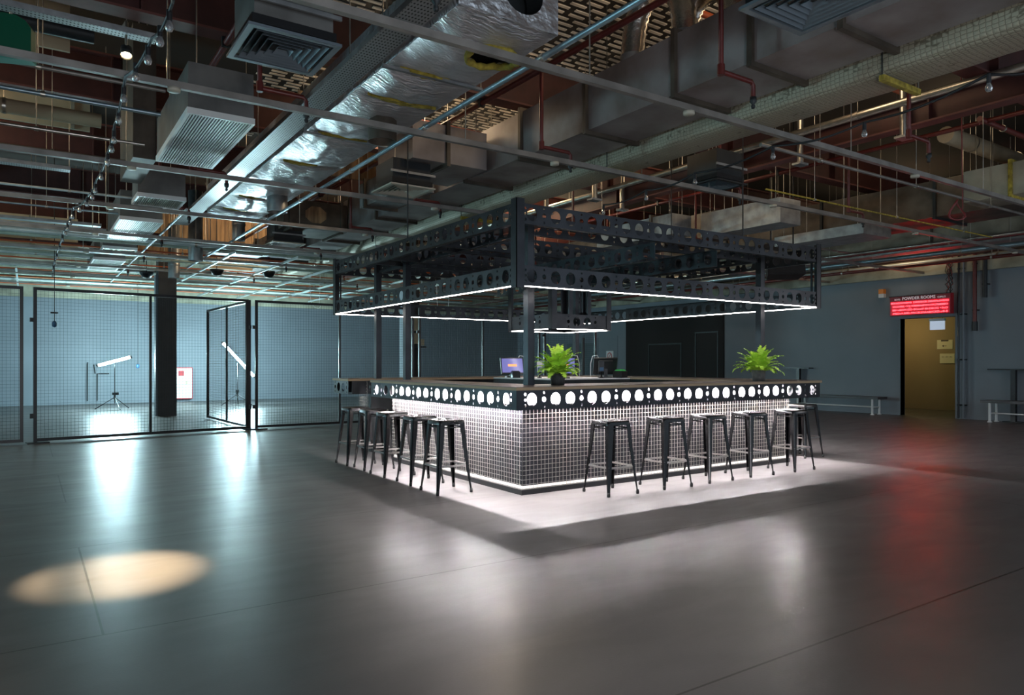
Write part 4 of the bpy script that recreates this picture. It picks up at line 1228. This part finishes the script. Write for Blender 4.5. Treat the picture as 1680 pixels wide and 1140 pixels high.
# --- four-way ceiling diffusers
def diffuser(label, x0, y0, s, m, fm, h=0.5, z=3.66, neck=M_dark):
    t = thing('ceiling_diffuser', label, 'vent', (x0, y0, z))
    f = MB()
    def ring(a, w_, zz0, zz1):
        b0, b1 = a, s - a
        f.box(b0, b1, b0, b0 + w_, zz0, zz1).box(b0, b1, b1 - w_, b1, zz0, zz1).box(b0, b0 + w_, b0 + w_, b1 - w_, zz0, zz1).box(b1 - w_, b1, b0 + w_, b1 - w_, zz0, zz1)
    ring(0, 0.045, 0, 0.02)
    f.build('frame', fm, t)
    g_ = MB(); k = 0; a = 0.07
    while a < s / 2 - 0.02:
        b0, b1 = a, s - a; w_ = 0.026
        # sloping blades
        for (p, q, r_, u) in (((b0, b0), (b1, b0), (b1 - w_, b0 + w_), (b0 + w_, b0 + w_)), ((b1, b1), (b0, b1), (b0 + w_, b1 - w_), (b1 - w_, b1 - w_)),
                              ((b0, b1), (b0, b0), (b0 + w_, b0 + w_), (b0 + w_, b1 - w_)), ((b1, b0), (b1, b1), (b1 - w_, b1 - w_), (b1 - w_, b0 + w_))):
            lo = [(p[0], p[1], 0.0), (q[0], q[1], 0.0), (r_[0], r_[1], 0.03), (u[0], u[1], 0.03)]
            g_.add(lo + [(v[0], v[1], v[2] + 0.003) for v in lo], [(0, 3, 2, 1), (4, 5, 6, 7), (0, 1, 5, 4), (2, 3, 7, 6)])
        a += 0.05
    g_.build('blades', m, t)
    MB().box(0.03, s - 0.03, 0.03, s - 0.03, 0.04, 0.10).build('throat', M_black, t)
    MB().box(0.05, s - 0.05, 0.05, s - 0.05, 0.10, h).build('neck', neck, t)
    MB().box(0.0, s, 0.0, 0.02, h * 0.45, h * 0.45 + 0.03).build('neck_rail', M_galv, t)
    for (a, b) in ((0.1, 0.1), (s - 0.1, s - 0.1)):
        MB().tube([(a, b, h), (a, b, ZS - z)], 0.006, 5).build('hanger_rod', M_silverpipe, t)
    return t
diffuser('blue grey square diffuser on a tall box, above the first linear grille', 1.25, 5.05, 0.66, M_grilleG, M_grilleG, 0.42, 3.66, M_plenum)
diffuser('beige square ceiling diffuser below the brown branch duct', 3.88, 8.53, 0.64, M_beige, M_beige, 0.36)
diffuser('pale square ceiling diffuser farther back, beyond the beige one', 3.88, 13.9, 0.64, M_grille, M_beige, 0.36)
diffuser('big dark square diffuser cut off by the top edge of the photo', 3.86, 2.42, 0.66, M_grilleG, M_grilleG, 0.42)
diffuser('dark square diffuser box hanging right of the wrapped duct', 7.35, 6.2, 0.6, M_grilleG, M_dark, 0.42, 3.72)
# small slatted grilles and large linear grilles, in one line from the camera to the back
def linear(label, x0, x1, y0, y1, z, h, m, n, fm, across=False):
    t = thing('linear_grille', label, 'vent', (x0, y0, z))
    W_, L = x1 - x0, y1 - y0
    f = 0.03
    MB().box(0, W_, 0, f, 0, 0.03).box(0, W_, L - f, L, 0, 0.03).box(0, f, f, L - f, 0, 0.03).box(W_ - f, W_, f, L - f, 0, 0.03).box(0, W_, 0, 0.01, 0.03, 0.06).box(0, W_, L - 0.01, L, 0.03, 0.06).box(0, 0.01, 0.01, L - 0.01, 0.03, 0.06).box(W_ - 0.01, W_, 0.01, L - 0.01, 0.03, 0.06).build('frame', fm, t)
    b = MB()
    if across:
        for i in range(n):
            a = f + (W_ - 2 * f) * (i + 0.5) / n
            b.bar((a, f, 0.012), (a, L - f, 0.012), 0.004, 0.024)
    else:
        for i in range(n):
            a = f + (W_ - 2 * f) * (i + 0.5) / n
            w_ = (W_ - 2 * f) / n * 0.25
            b.box(a - w_, a + w_, f, L - f, 0.002, 0.012)
    b.build('slats', m, t)
    MB().box(f, W_ - f, f, L - f, 0.05, 0.06).build('inner_tray', M_black, t)  # black sheet paints the shaded gaps between the slats
    MB().hexa([(0.01, 0.01, 0.055), (W_ - 0.01, 0.01, 0.055), (W_ - 0.01, L - 0.01, 0.055), (0.01, L - 0.01, 0.055)],
              [(0.012, 0.012, h), (W_ - 0.012, 0.012, h), (W_ - 0.012, L - 0.012, h), (0.012, L - 0.012, h)]).build('plenum_box', M_plenum, t)
    for yy in (0.2, L - 0.2):
        MB().tube([(0.12, yy, h), (0.12, yy, ZS - z)], 0.006, 5).build('hanger_rod', M_silverpipe, t)
    return t
linear('large white slatted grille on a grey plenum box, nearest the camera', 1.27, 1.90, 7.42, 9.42, 3.74, 0.50, M_grille, 21, M_grille)
linear('small pale grille with dark cross slats between the two large slatted grilles', 1.27, 1.90, 11.15, 11.8, 3.662, 0.45, M_beige, 22, M_grille, True)
linear('large white slatted grille, second one from the camera', 1.24, 1.88, 13.1, 15.25, 3.662, 0.48, M_grille, 20, M_white)
linear('small pale grille with cross slats in front of the third slatted grille', 1.27, 1.90, 16.6, 17.3, 3.662, 0.40, M_beige, 18, M_grille, True)
linear('large pale green slatted grille, third and farthest in its line', 1.24, 1.88, 18.5, 20.6, 3.662, 0.45, M_greenpipe, 22, M_white)
rect_duct('riser_duct', 'tall dark duct behind the nearest slatted grille', 1.05, 1.30, 9.6, 11.0, 3.8, 5.4, M_ductdark, (), hang=True)
# round vertical ducts
for (x, y, r, z0, z1, lab) in ((2.9, 16.0, 0.14, 3.46, 4.9, 'round galvanised vertical duct hanging left of the timber boards'), (2.96, 19.0, 0.13, 3.4, 4.7, 'second round galvanised vertical duct, nearer the far wall'),
                               (3.45, 14.7, 0.12, 3.75, 4.6, 'short round vertical duct past the end of the foil duct')):
    t = thing('round_duct', lab, 'duct', (x, y, 0))
    MB().lathe([(r, z0), (r, z1), (0.001, z1)], n=22).lathe([(r - 0.01, z0 + 0.02), (r, z0)], n=22).build('pipe', M_galv, t)
    MB().lathe([(r - 0.012, z0 + 0.03), (0.001, z0 + 0.03)], n=18).build('inside', M_black, t)  # shade up the duct, painted as a black disc
    MB().lathe([(r + 0.008, z0 + 0.3), (r + 0.008, z0 + 0.33)], n=22).build('joint_band', M_galv, t)
    MB().tube([(0, 0, z1 - 0.01), (0, 0, ZS)], 0.01, 6).build('hanger_rod', M_silverpipe, t)

# --- blue-grey strut pipe running away under the foil duct's right edge
def long_pipe(name, label, p0, p1, r, m, clips=6, cat='pipe', up=True, n=8, clipm=None):
    p0 = Vector(p0); p1 = Vector(p1)
    t = thing(name, label, cat, p0)
    d = p1 - p0
    MB().tube([(0, 0, 0), d], r, n).build('pipe', m, t)
    for k in range(clips):
        q = d * ((k + 0.5) / clips)
        b = MB().tube([q - d.normalized() * 0.02, q + d.normalized() * 0.02], r + 0.008, n)
        if up: b.tube([q + Vector((0, 0, r)), (q.x, q.y, ZS - p0.z)], 0.005, 4)
        b.build('clip', clipm or M_silverpipe, t)
    return t
long_pipe('strut_pipe', 'blue grey tube running away below the right edge of the foil duct', (3.26, 1.5, 3.681), (3.26, 19.0, 3.681), 0.024, M_bluepipe, 9, up=False)
long_pipe('strut_pipe', 'pale tube running away beside the far timber boards', (2.05, 12.0, 3.72), (2.05, 24.0, 3.72), 0.02, M_tee, 4)

# --- flexible silver ducts arching out of the grey duct
for (xa, xb, y0, y1, top, lab) in ((5.45, 5.5, 5.75, 5.05, 5.28, 'silver flexible duct arching high above the grey duct'), (5.7, 5.8, 5.25, 4.65, 5.15, 'second silver flexible duct arch, behind the first')):
    t = thing('flexible_duct', lab, 'duct', (0, 0, 0))
    pts = []; n = 40
    for k in range(n + 1):
        u = k / n; an = PI * u
        pts.append((xa + (xb - xa) * u, (y0 + y1) / 2 + (y0 - y1) / 2 * math.cos(an), 4.59 + (top - 4.59) * math.sin(an) ** 0.7))
    MB().tube(pts, [0.125 + 0.006 * (-1) ** k for k in range(n + 1)], 18).build('hose', M_flex, t)
    for (x, y) in ((xa, y0), (xb, y1)):
        MB().tube([(x, y, 4.592), (x, y, 4.68)], 0.137, 18).build('collar', M_galv, t)

# --- string of festoon bulbs draped over the channels
def festoon(label, pts, bulbs, group):
    t = thing('festoon_cable', label, 'cable', (0, 0, 0))
    path = []
    for a, b in zip(pts[:-1], pts[1:]):
        a = Vector(a); b = Vector(b)
        for k in range(6):
            u = k / 6; p = a.lerp(b, u); p.z -= 0.05 * math.sin(PI * u); path.append(p)
    path.append(Vector(pts[-1]))
    MB().tube(path, 0.011, 6).build('cable', M_cable, t)
    lamp0 = None
    for (x, y, z) in bulbs:
        if lamp0 is None:
            lamp0 = MB().tube([(0, 0, 0.02), (0, 0, -0.05)], 0.018, 8).build('bulb_holder', M_cable, t)
            g0 = MB().lathe([(0.012, -0.048), (0.024, -0.075), (0.027, -0.092), (0.018, -0.112), (0.001, -0.118)], n=12).build('bulb', M_bulb, lamp0)
            o = lamp0
        else:
            o = lamp0.copy(); COL.objects.link(o); g_ = g0.copy(); COL.objects.link(g_); g_.parent = o
        o.location = (x, y, z)
    return t
pp = [(285, -60), (283, 5), (250, 62), (206, 125), (188, 205), (180, 240), (158, 295), (147, 318), (120, 340), (112, 362), (104, 378), (94, 410), (88, 430), (85, 452)]
P = [pz(x, y, 3.60) for (x, y) in pp]
festoon('black festoon cable with clear bulbs draped over the channels left of the grilles', P, [((Vector(a) * (1 - u) + Vector(b) * u)[0], (Vector(a) * (1 - u) + Vector(b) * u)[1], 3.57) for a, b in zip(P[1:-1], P[2:]) for u in (0.15, 0.6)], 'x')
P = [pz(x, y, 3.58) for (x, y) in ((1760, 95), (1622, 122), (1418, 201), (1268, 240), (1140, 284), (1060, 312), (990, 336))]
festoon('black festoon cable with clear bulbs strung below the dark red girder', P, [(p[0], p[1], 3.56) for p in P[1:]], 'x')

# --- spotlight that throws the warm pool on the floor
sp = Vector(pz(207, 92, 4.02))
t = thing('spotlight', 'small lit spotlight on a ceiling bracket, throwing the warm pool on the floor', 'light', sp)
aim = Vector((0.50, 5.30, 0)) - sp
qd = aim.to_track_quat('-Z', 'Y')
MB().lathe([(0.001, 0.10), (0.045, 0.09), (0.05, 0.0), (0.045, 0.0), (0.04, 0.03)], n=16).build('body', M_dark, t, rot=qd.to_euler())
MB().lathe([(0.001, 0.005), (0.036, 0.012), (0.04, 0.02)], n=14).build('lens', M_warmbulb, t, rot=qd.to_euler())
MB().tube([(0, 0, 0.09), (0, 0, 0.30), (0.0, 0.25, 0.35)], 0.012, 6).build('arm', M_silverpipe, t)
l = lamp('spotlight_beam', 'SPOT', sp + aim.normalized() * 0.03, 3000, (1.0, 0.74, 0.44), 0.02, qd.to_euler(), spot_size=2 * math.atan(0.62 / aim.length), spot_blend=0.85)

# --- green emergency light box, top left
q = pz(18, 60, 4.0)
t = thing('emergency_light', 'green emergency light box hanging at the top left edge of the photo', 'sign', q, R(-20))
pr = [(-0.16, -0.16), (0.16, -0.16), (0.16, 0.06), (0.12, 0.12), (0.05, 0.16), (-0.05, 0.17), (-0.12, 0.14), (-0.16, 0.08)]
n = len(pr)
MB().add([(x, -0.05, z) for x, z in pr] + [(x, 0.05, z) for x, z in pr], [tuple(range(n)), tuple(reversed(range(n, 2 * n)))] + [(k, n + k, n + (k + 1) % n, (k + 1) % n) for k in range(n)]).build('case', M_green, t)
MB().box(-0.16, 0.16, -0.06, 0.06, -0.20, -0.162).build('lens', mat('green_lens', (0.12, 0.38, 0.30, 1), 0.3), t)
MB().tube([(0, 0, 0.16), (0, 0, ZS - q[2])], 0.012, 6).build('hanger_rod', M_silverpipe, t)

# --- pipes, trays and conduits crossing over the left side
K = 0
def cross(name, label, y, z, x0, x1, r, m, n=8, clips=4, cat='pipe', cm=None):
    return long_pipe(name, label, (x0, y, z), (x1, y, z), r, m, clips, cat, True, n, cm)
cross('conduit', 'thin grey conduit crossing at the left behind the second channel', 7.55, 3.95, -7, 1.1, 0.018, M_channel)
cross('conduit', 'galvanised conduit crossing at the left just below the first deep beam', 8.2, 3.92, -7, 1.15, 0.022, M_bluepipe)
cross('conduit', 'galvanised conduit crossing at the left in front of the third channel', 9.0, 3.80, -7, 1.1, 0.018, M_silverpipe)
cross('conduit', 'bent grey conduit crossing at the left behind the third channel', 10.35, 3.92, -7, 1.3, 0.020, M_channel)
cross('conduit', 'bright thin conduit crossing below the dark beam at the left', 12.4, 3.88, -7, 1.6, 0.018, M_tee)
cross('conduit', 'bright conduit above the fifth channel at the left', 13.4, 3.80, -7, 1.3, 0.016, M_bluepipe)
cross('conduit', 'pinkish pipe crossing above the far festoon bulbs', 17.0, 3.95, -7, 1.1, 0.022, M_maroonL)
cross('conduit', 'pinkish pipe crossing the far left, just behind another like it', 18.3, 3.95, -7, 1.1, 0.022, M_maroonL)
cross('conduit', 'pale pipe crossing the far left in front of the green slatted grille', 18.9, 3.75, -7, 1.2, 0.03, M_tee)
tray('cable_tray', 'narrow slotted cable tray crossing high at the top left', -7.0, 0.95, 7.0, 7.12, 4.2, M_tray)
tray('cable_tray', 'slotted cable tray crossing the left side behind the third channel', -7.0, 0.5, 11.5, 11.66, 3.98, M_tray)
tray('cable_tray', 'white slotted cable tray crossing the left side under the dark beams', -7.0, 1.2, 15.9, 16.1, 3.98, M_tee)
tray('cable_tray', 'white slotted cable tray crossing the left side behind the fifth channel', -7.0, 1.2, 14.9, 15.05, 3.72, M_tee)
# cream boxes and panels seen between the beams at the left
for (x0, x1, y, z0, z1, m, lab) in ((-6.0, 0.4, 9.3, 4.78, 5.5, M_cream, 'cream board panel between the dark beams at the upper left'),
                                    (-6.5, 0.8, 12.6, 4.85, 5.6, M_cream, 'cream board panel farther back between the dark beams at the left'),
                                    (-7.0, 1.0, 19.6, 4.0, 4.7, M_cream, 'long ochre panel above the far festoon bulbs')):
    t = thing('board_panel', lab, 'panel', (x0, y, z0))
    MB().box(0, x1 - x0, 0, 0.04, 0, z1 - z0).build('board', m, t)
    k = 0.8
    while k < x1 - x0:
        MB().box(k, k + 0.05, -0.03, 0, 0, z1 - z0).build('batten', M_concrete, t); k += 1.25
    MB().tube([(0.2, 0.02, z1 - z0 - 0.01), (0.2, 0.02, ZS - z0)], 0.01, 5).tube([(x1 - x0 - 0.2, 0.02, z1 - z0 - 0.01), (x1 - x0 - 0.2, 0.02, ZS - z0)], 0.01, 5).build('hanger_rod', M_silverpipe, t)
long_pipe('insulated_pipe', 'thick pale insulated pipe in front of the farther cream panel', (-6, 12.0, 4.86), (0.9, 12.0, 4.86), 0.10, M_cream, 3, n=14)
long_pipe('insulated_pipe', 'thick grey insulated pipe in front of the nearer cream panel', (-6, 8.9, 4.86), (0.6, 8.9, 4.86), 0.09, M_dark, 3, n=14)
long_pipe('insulated_pipe', 'short blue banded section of insulated pipe at the left', (-0.9, 11.7, 4.62), (-0.55, 11.7, 4.62), 0.13, M_bluewrap, 1, n=14)

# --- timber boards under the slab beyond the foil duct
t = thing('timber_upstand', 'tall screen of orange brown timber boards under the slab, beyond the foil duct', 'panel', (2.3, 20.0, 4.05))
b = MB(); x = 0; rnd = random.Random(2)
while x < 5.0:
    w_ = rnd.uniform(0.12, 0.2); b.box(x, x + w_ - 0.008, rnd.uniform(0, 0.03), 0.06, 0, 1.84); x += w_
b.build('boards', M_timber, t)
MB().box(0, 5, 0.06, 0.1, 0.1, 0.2).box(0, 5, 0.06, 0.1, 1.6, 1.84).build('rail', M_dark, t)
t = thing('timber_upstand', 'screen of warm timber boards between the foil duct and the grey duct', 'panel', (3.75, 11.9, 4.55))
b = MB(); x = 0
while x < 1.25:
    w_ = rnd.uniform(0.12, 0.2); b.box(x, x + w_ - 0.008, rnd.uniform(0, 0.03), 0.06, 0, 1.34); x += w_
b.build('boards', M_timber, t)

# --- right side: units, pipes and the wall-side bundle
rect_duct('air_unit', 'long galvanised air handling box hanging right of the canopy top', 10.4, 10.95, 7.45, 9.15, 3.70, 4.12, M_galv, (), hang=True)
rect_duct('air_unit', 'flat pale blue grey air box behind the longer galvanised one', 12.1, 13.0, 7.0, 8.8, 3.62, 3.80, M_galv, (), hang=True)
rect_duct('insulated_duct', 'dirty brown insulated duct running away at the far right', 13.4, 14.5, 3.0, 13.0, 3.95, 4.6, M_ductdark, (4.5, 6.4, 8.6, 11.0), 'y', M_dark)
rect_duct('insulated_duct', 'foil faced end section of the brown duct at the far right', 12.6, 13.35, 4.4, 5.6, 3.95, 4.45, M_concrete, (4.9,), 'y', M_yellow)
rect_duct('insulated_duct', 'long pale duct high against the right wall', 16.6, 17.5, 2.0, 26.0, 4.0, 4.5, M_concrete, (5, 8, 11, 14, 17, 20), 'y', M_ductdark)
rect_duct('insulated_duct', 'dark duct beyond the air handling boxes', 11.4, 12.1, 9.6, 18.0, 3.9, 4.4, M_ductdark, (11, 13, 15.0), 'y', M_dark)
rect_duct('insulated_duct', 'small galvanised curved-end duct left of the air handling box', 9.8, 10.3, 9.3, 11.4, 3.72, 4.1, M_galv, (9.8,), 'y')
long_pipe('silver_pipe', 'bright silver pipe running away just above the dark red girder', (9.1, 1.5, 4.62), (9.1, 22, 4.62), 0.05, M_silverpipe, 8, n=12)
long_pipe('silver_pipe', 'thin silver pipe running away beside the wrapped duct', (7.1, 1.5, 4.45), (7.1, 24, 4.45), 0.025, M_silverpipe, 8, n=10)
for i, (x, y, z) in enumerate(((9.4, 3.3, 4.28), (9.4, 4.9, 4.28), (9.4, 6.4, 4.28), (9.4, 8.2, 4.28), (9.4, 10.2, 4.28), (7.6, 8.9, 4.0), (7.6, 10.2, 4.0), (7.6, 11.6, 4.0))):
    t = thing('pipe_dropper', 'short flanged silver dropper pipe, %s from the camera %s' % (ORD[i % 5] if i < 5 else ORD[i - 5], 'beside the girder' if i < 5 else 'beside the wrapped duct'), 'pipe', (x, y, 0), group='silver droppers')
    MB().tube([(0, 0, z), (0, 0, ZS)], 0.045, 12).build('pipe', M_silverpipe, t)
    MB().box(-0.10, 0.10, -0.07, 0.07, z - 0.03, z).build('flange_plate', M_galv, t)
for i, (x, z, r, m, lab) in enumerate(((17.9, 3.75, 0.06, M_tee, 'pale pipe nearest the right wall in the wall side bundle'), (17.6, 3.68, 0.04, M_redpipe, 'dark red pipe in the wall side bundle'),
                                       (16.2, 3.70, 0.05, M_bluepipe, 'blue grey pipe in the wall side bundle'), (15.7, 3.82, 0.03, M_redcable, 'thin red cable run beside the wall side bundle'),
                                       (14.9, 3.72, 0.03, M_silverpipe, 'thin silver pipe inward of the wall side bundle'), (18.4, 3.95, 0.05, M_ductdark, 'brown pipe tight against the concrete wall head'))):
    long_pipe('wall_side_pipe', lab, (x, 2.0, z), (x, 26.5, z), r, m, 7, n=10)
tray('cable_tray', 'wide blue grey cable tray along the right wall side bundle', 16.8, 17.2, 2.0, 26.0, 3.90, M_galv, rods=False)
long_pipe('red_pipe', 'dark red horizontal pipe right of the girder, near the right edge of the photo', (10.8, 4.6, 4.69), (16.5, 4.6, 4.69), 0.04, M_redpipe, 4, n=10)
long_pipe('red_pipe', 'dark red pipe crossing behind the air handling box', (9.8, 12.3, 3.81), (15.0, 12.3, 3.81), 0.035, M_redpipe, 3, n=10)
long_pipe('insulated_pipe', 'thick ochre insulated pipe high at the right edge of the photo', (12.0, 5.6, 4.95), (17.0, 5.6, 4.95), 0.13, M_cream, 3, n=16)
long_pipe('red_pipe', 'orange red pipe under the ribbed slab above the foil duct', (3.9, 9.2, 5.5), (9.0, 9.2, 5.5), 0.045, M_orange, 3, n=10)
long_pipe('red_pipe', 'orange red pipe under the ribbed slab beside the flexible ducts', (5.0, 5.9, 5.55), (12.0, 5.9, 5.55), 0.04, M_orange, 3, n=10)
long_pipe('red_pipe', 'orange red pipe running away under the ribbed slab over the bar', (4.3, 6.5, 5.6), (4.3, 20, 5.6), 0.04, M_orange, 3, n=10)
t = thing('cable_coil', 'loosely coiled dark red cable hanging from the channel at the far right', 'cable', pz(1570, 335, 3.55))
pts = [(0.16 * math.cos(a_ * 0.5) * (1 + 0.1 * math.sin(a_ * 1.7)), 0.05 * math.sin(a_), 0.14 * math.sin(a_ * 0.5) - 0.08) for a_ in range(50)]
MB().tube(pts, 0.010, 5).build('loops', M_redcable, t)
MB().tube([(0.16, 0, -0.05), (0.15, 0, 0.4), (0.1, 0, ZS - 3.55)], 0.008, 5).build('lead', M_redcable, t)
long_pipe('yellow_pipe', 'thin brassy pipe along the channel at the far right', (8.2, 6.1, 3.68), (14.8, 6.1, 3.68), 0.012, M_yellow, 3, n=6)

# --- pale ceiling tees over the far floor, running away from the camera
for i, x in enumerate((-2.6, -1.4, -0.2, 3.6, 4.9, 6.2, 7.5, 8.8, 10.1)):
    t = thing('ceiling_tee', 'pale bare ceiling tee over the far floor, %s from the left' % ORD[i], 'ceiling rail', (x, 15.6 if x > 3 else 21.0, 3.63))
    L = 26.8 - (15.6 if x > 3 else 21.0)
    MB().box(-0.022, 0.022, 0, L, 0, 0.006).box(-0.004, 0.004, 0, L, 0.006, 0.05).build('rail', M_tee, t)
    for k in (0.4, L / 2, L - 0.4):
        MB().tube([(0, k, 0.05), (0, k, ZS - 3.63)], 0.005, 4).build('hanger_wire', M_silverpipe, t)

# --- crowded services above the far hall
rnd = random.Random(21)
far = [('pale_pipe', 'pale pipe crossing the far ceiling', M_tee), ('green_pipe', 'pale green pipe crossing the far ceiling', M_greenpipe), ('thin_red_pipe', 'thin red pipe crossing the far ceiling', M_orange)]
cnt = {}
for i in range(15):
    nm_, lab, m = far[i % 3]
    y = [15.7, 16.3, 17.2, 18.0, 18.62, 19.75, 21.26, 21.62, 22.2, 22.9, 23.6, 24.15, 25.0, 25.6, 26.3][i]
    cnt[nm_] = cnt.get(nm_, 0) + 1
    cross(nm_, '%s, %s of its colour from the bar' % (lab, ORD[cnt[nm_] - 1]), y, 3.75 + rnd.uniform(0.0, 0.03), XL + 0.3, 14.4, (0.045, 0.035, 0.018)[i % 3] * rnd.uniform(0.9, 1.1), m, clips=5)
def farbox(i, x0, x1, y0, y1, z0, z1, m, lab):
    return rect_duct('overhead_box', lab, x0, x1, y0, y1, z0, z1, m, (), hang=True)
farbox(0, -4.5, -1.95, 22.0, 22.6, 3.86, 4.2, M_dark, 'dark boxed duct over the far floor left of the column')
farbox(1, -3.2, 0.9, 25.08, 25.55, 3.86, 3.99, M_cream, 'long cream lighting trough near the back wall, left')
farbox(2, 3.2, 5.1, 22.8, 23.5, 3.86, 4.15, M_greenpipe, 'pale green duct over the open gate')
farbox(3, 6.95, 9.0, 18.75, 19.3, 3.86, 4.2, M_greenpipe, 'pale green duct seen through the lower canopy beams')
farbox(4, 3.4, 4.6, 17.3, 17.9, 3.86, 4.1, M_duct, 'boxy duct right of the round vertical ducts')
farbox(5, 10.5, 13.5, 20.0, 20.8, 3.86, 4.2, M_galv, 'galvanised duct over the far right of the hall')
farbox(6, -8.0, -4.8, 20.0, 20.8, 3.86, 4.3, M_greenpipe, 'pale green duct at the far left over the fence')
farbox(7, 6.95, 9.0, 25.08, 25.55, 3.86, 4.1, M_cream, 'cream box close to the back wall, right of the gate')
farbox(8, 4.0, 5.1, 20.2, 20.7, 3.86, 4.0, M_cream, 'small pale box over the gate lamp')
for i, (x, y) in enumerate(((4.0, 19.3), (5.2, 19.0), (2.6, 20.9))):
    t = thing('dome_speaker', 'round black ceiling speaker cup hanging over the far floor, %s' % ('left one', 'middle one', 'one by the column')[i], 'speaker', (x, y, 3.55))
    MB().lathe([(0.001, 0.0), (0.10, 0.02), (0.17, 0.14), (0.17, 0.17), (0.001, 0.17)], n=16).build('cup', M_black, t)
    MB().tube([(0, 0, 0.17), (0, 0, ZS - 3.55)], 0.01, 5).build('hanger_rod', M_dark, t)
# hangers that hold the canopy and the loose leads
for i, (x, y) in enumerate(((BX0 + 0.1, 8.4), (BX1 - 0.1, 8.4), (7.45, BY0 + 0.1), (7.45, BY1 - 0.1))):
    MB().tube([(x, y, ZT + 0.19), (x, y, ZS)], 0.009, 6).build('hanger_wire', M_cable, can)
# crossing conduits between the grey duct and the right wall
for i, (y, z, x0, x1, m, lab) in enumerate(((5.2, 3.83, 6.9, 16.0, M_channel, 'grey conduit crossing right of the wrapped duct, nearest the camera'), (9.22, 3.83, 6.9, 16.0, M_channel, 'grey conduit crossing behind the air handling box'),
                                           (10.4, 3.83, 10.6, 15.0, M_silverpipe, 'silver conduit crossing behind the canopy top'), (13.2, 3.83, 6.9, 16.5, M_bluepipe, 'blue grey conduit crossing behind the canopy'))):
    cross('conduit', lab, y, z, x0, x1, 0.022, m)
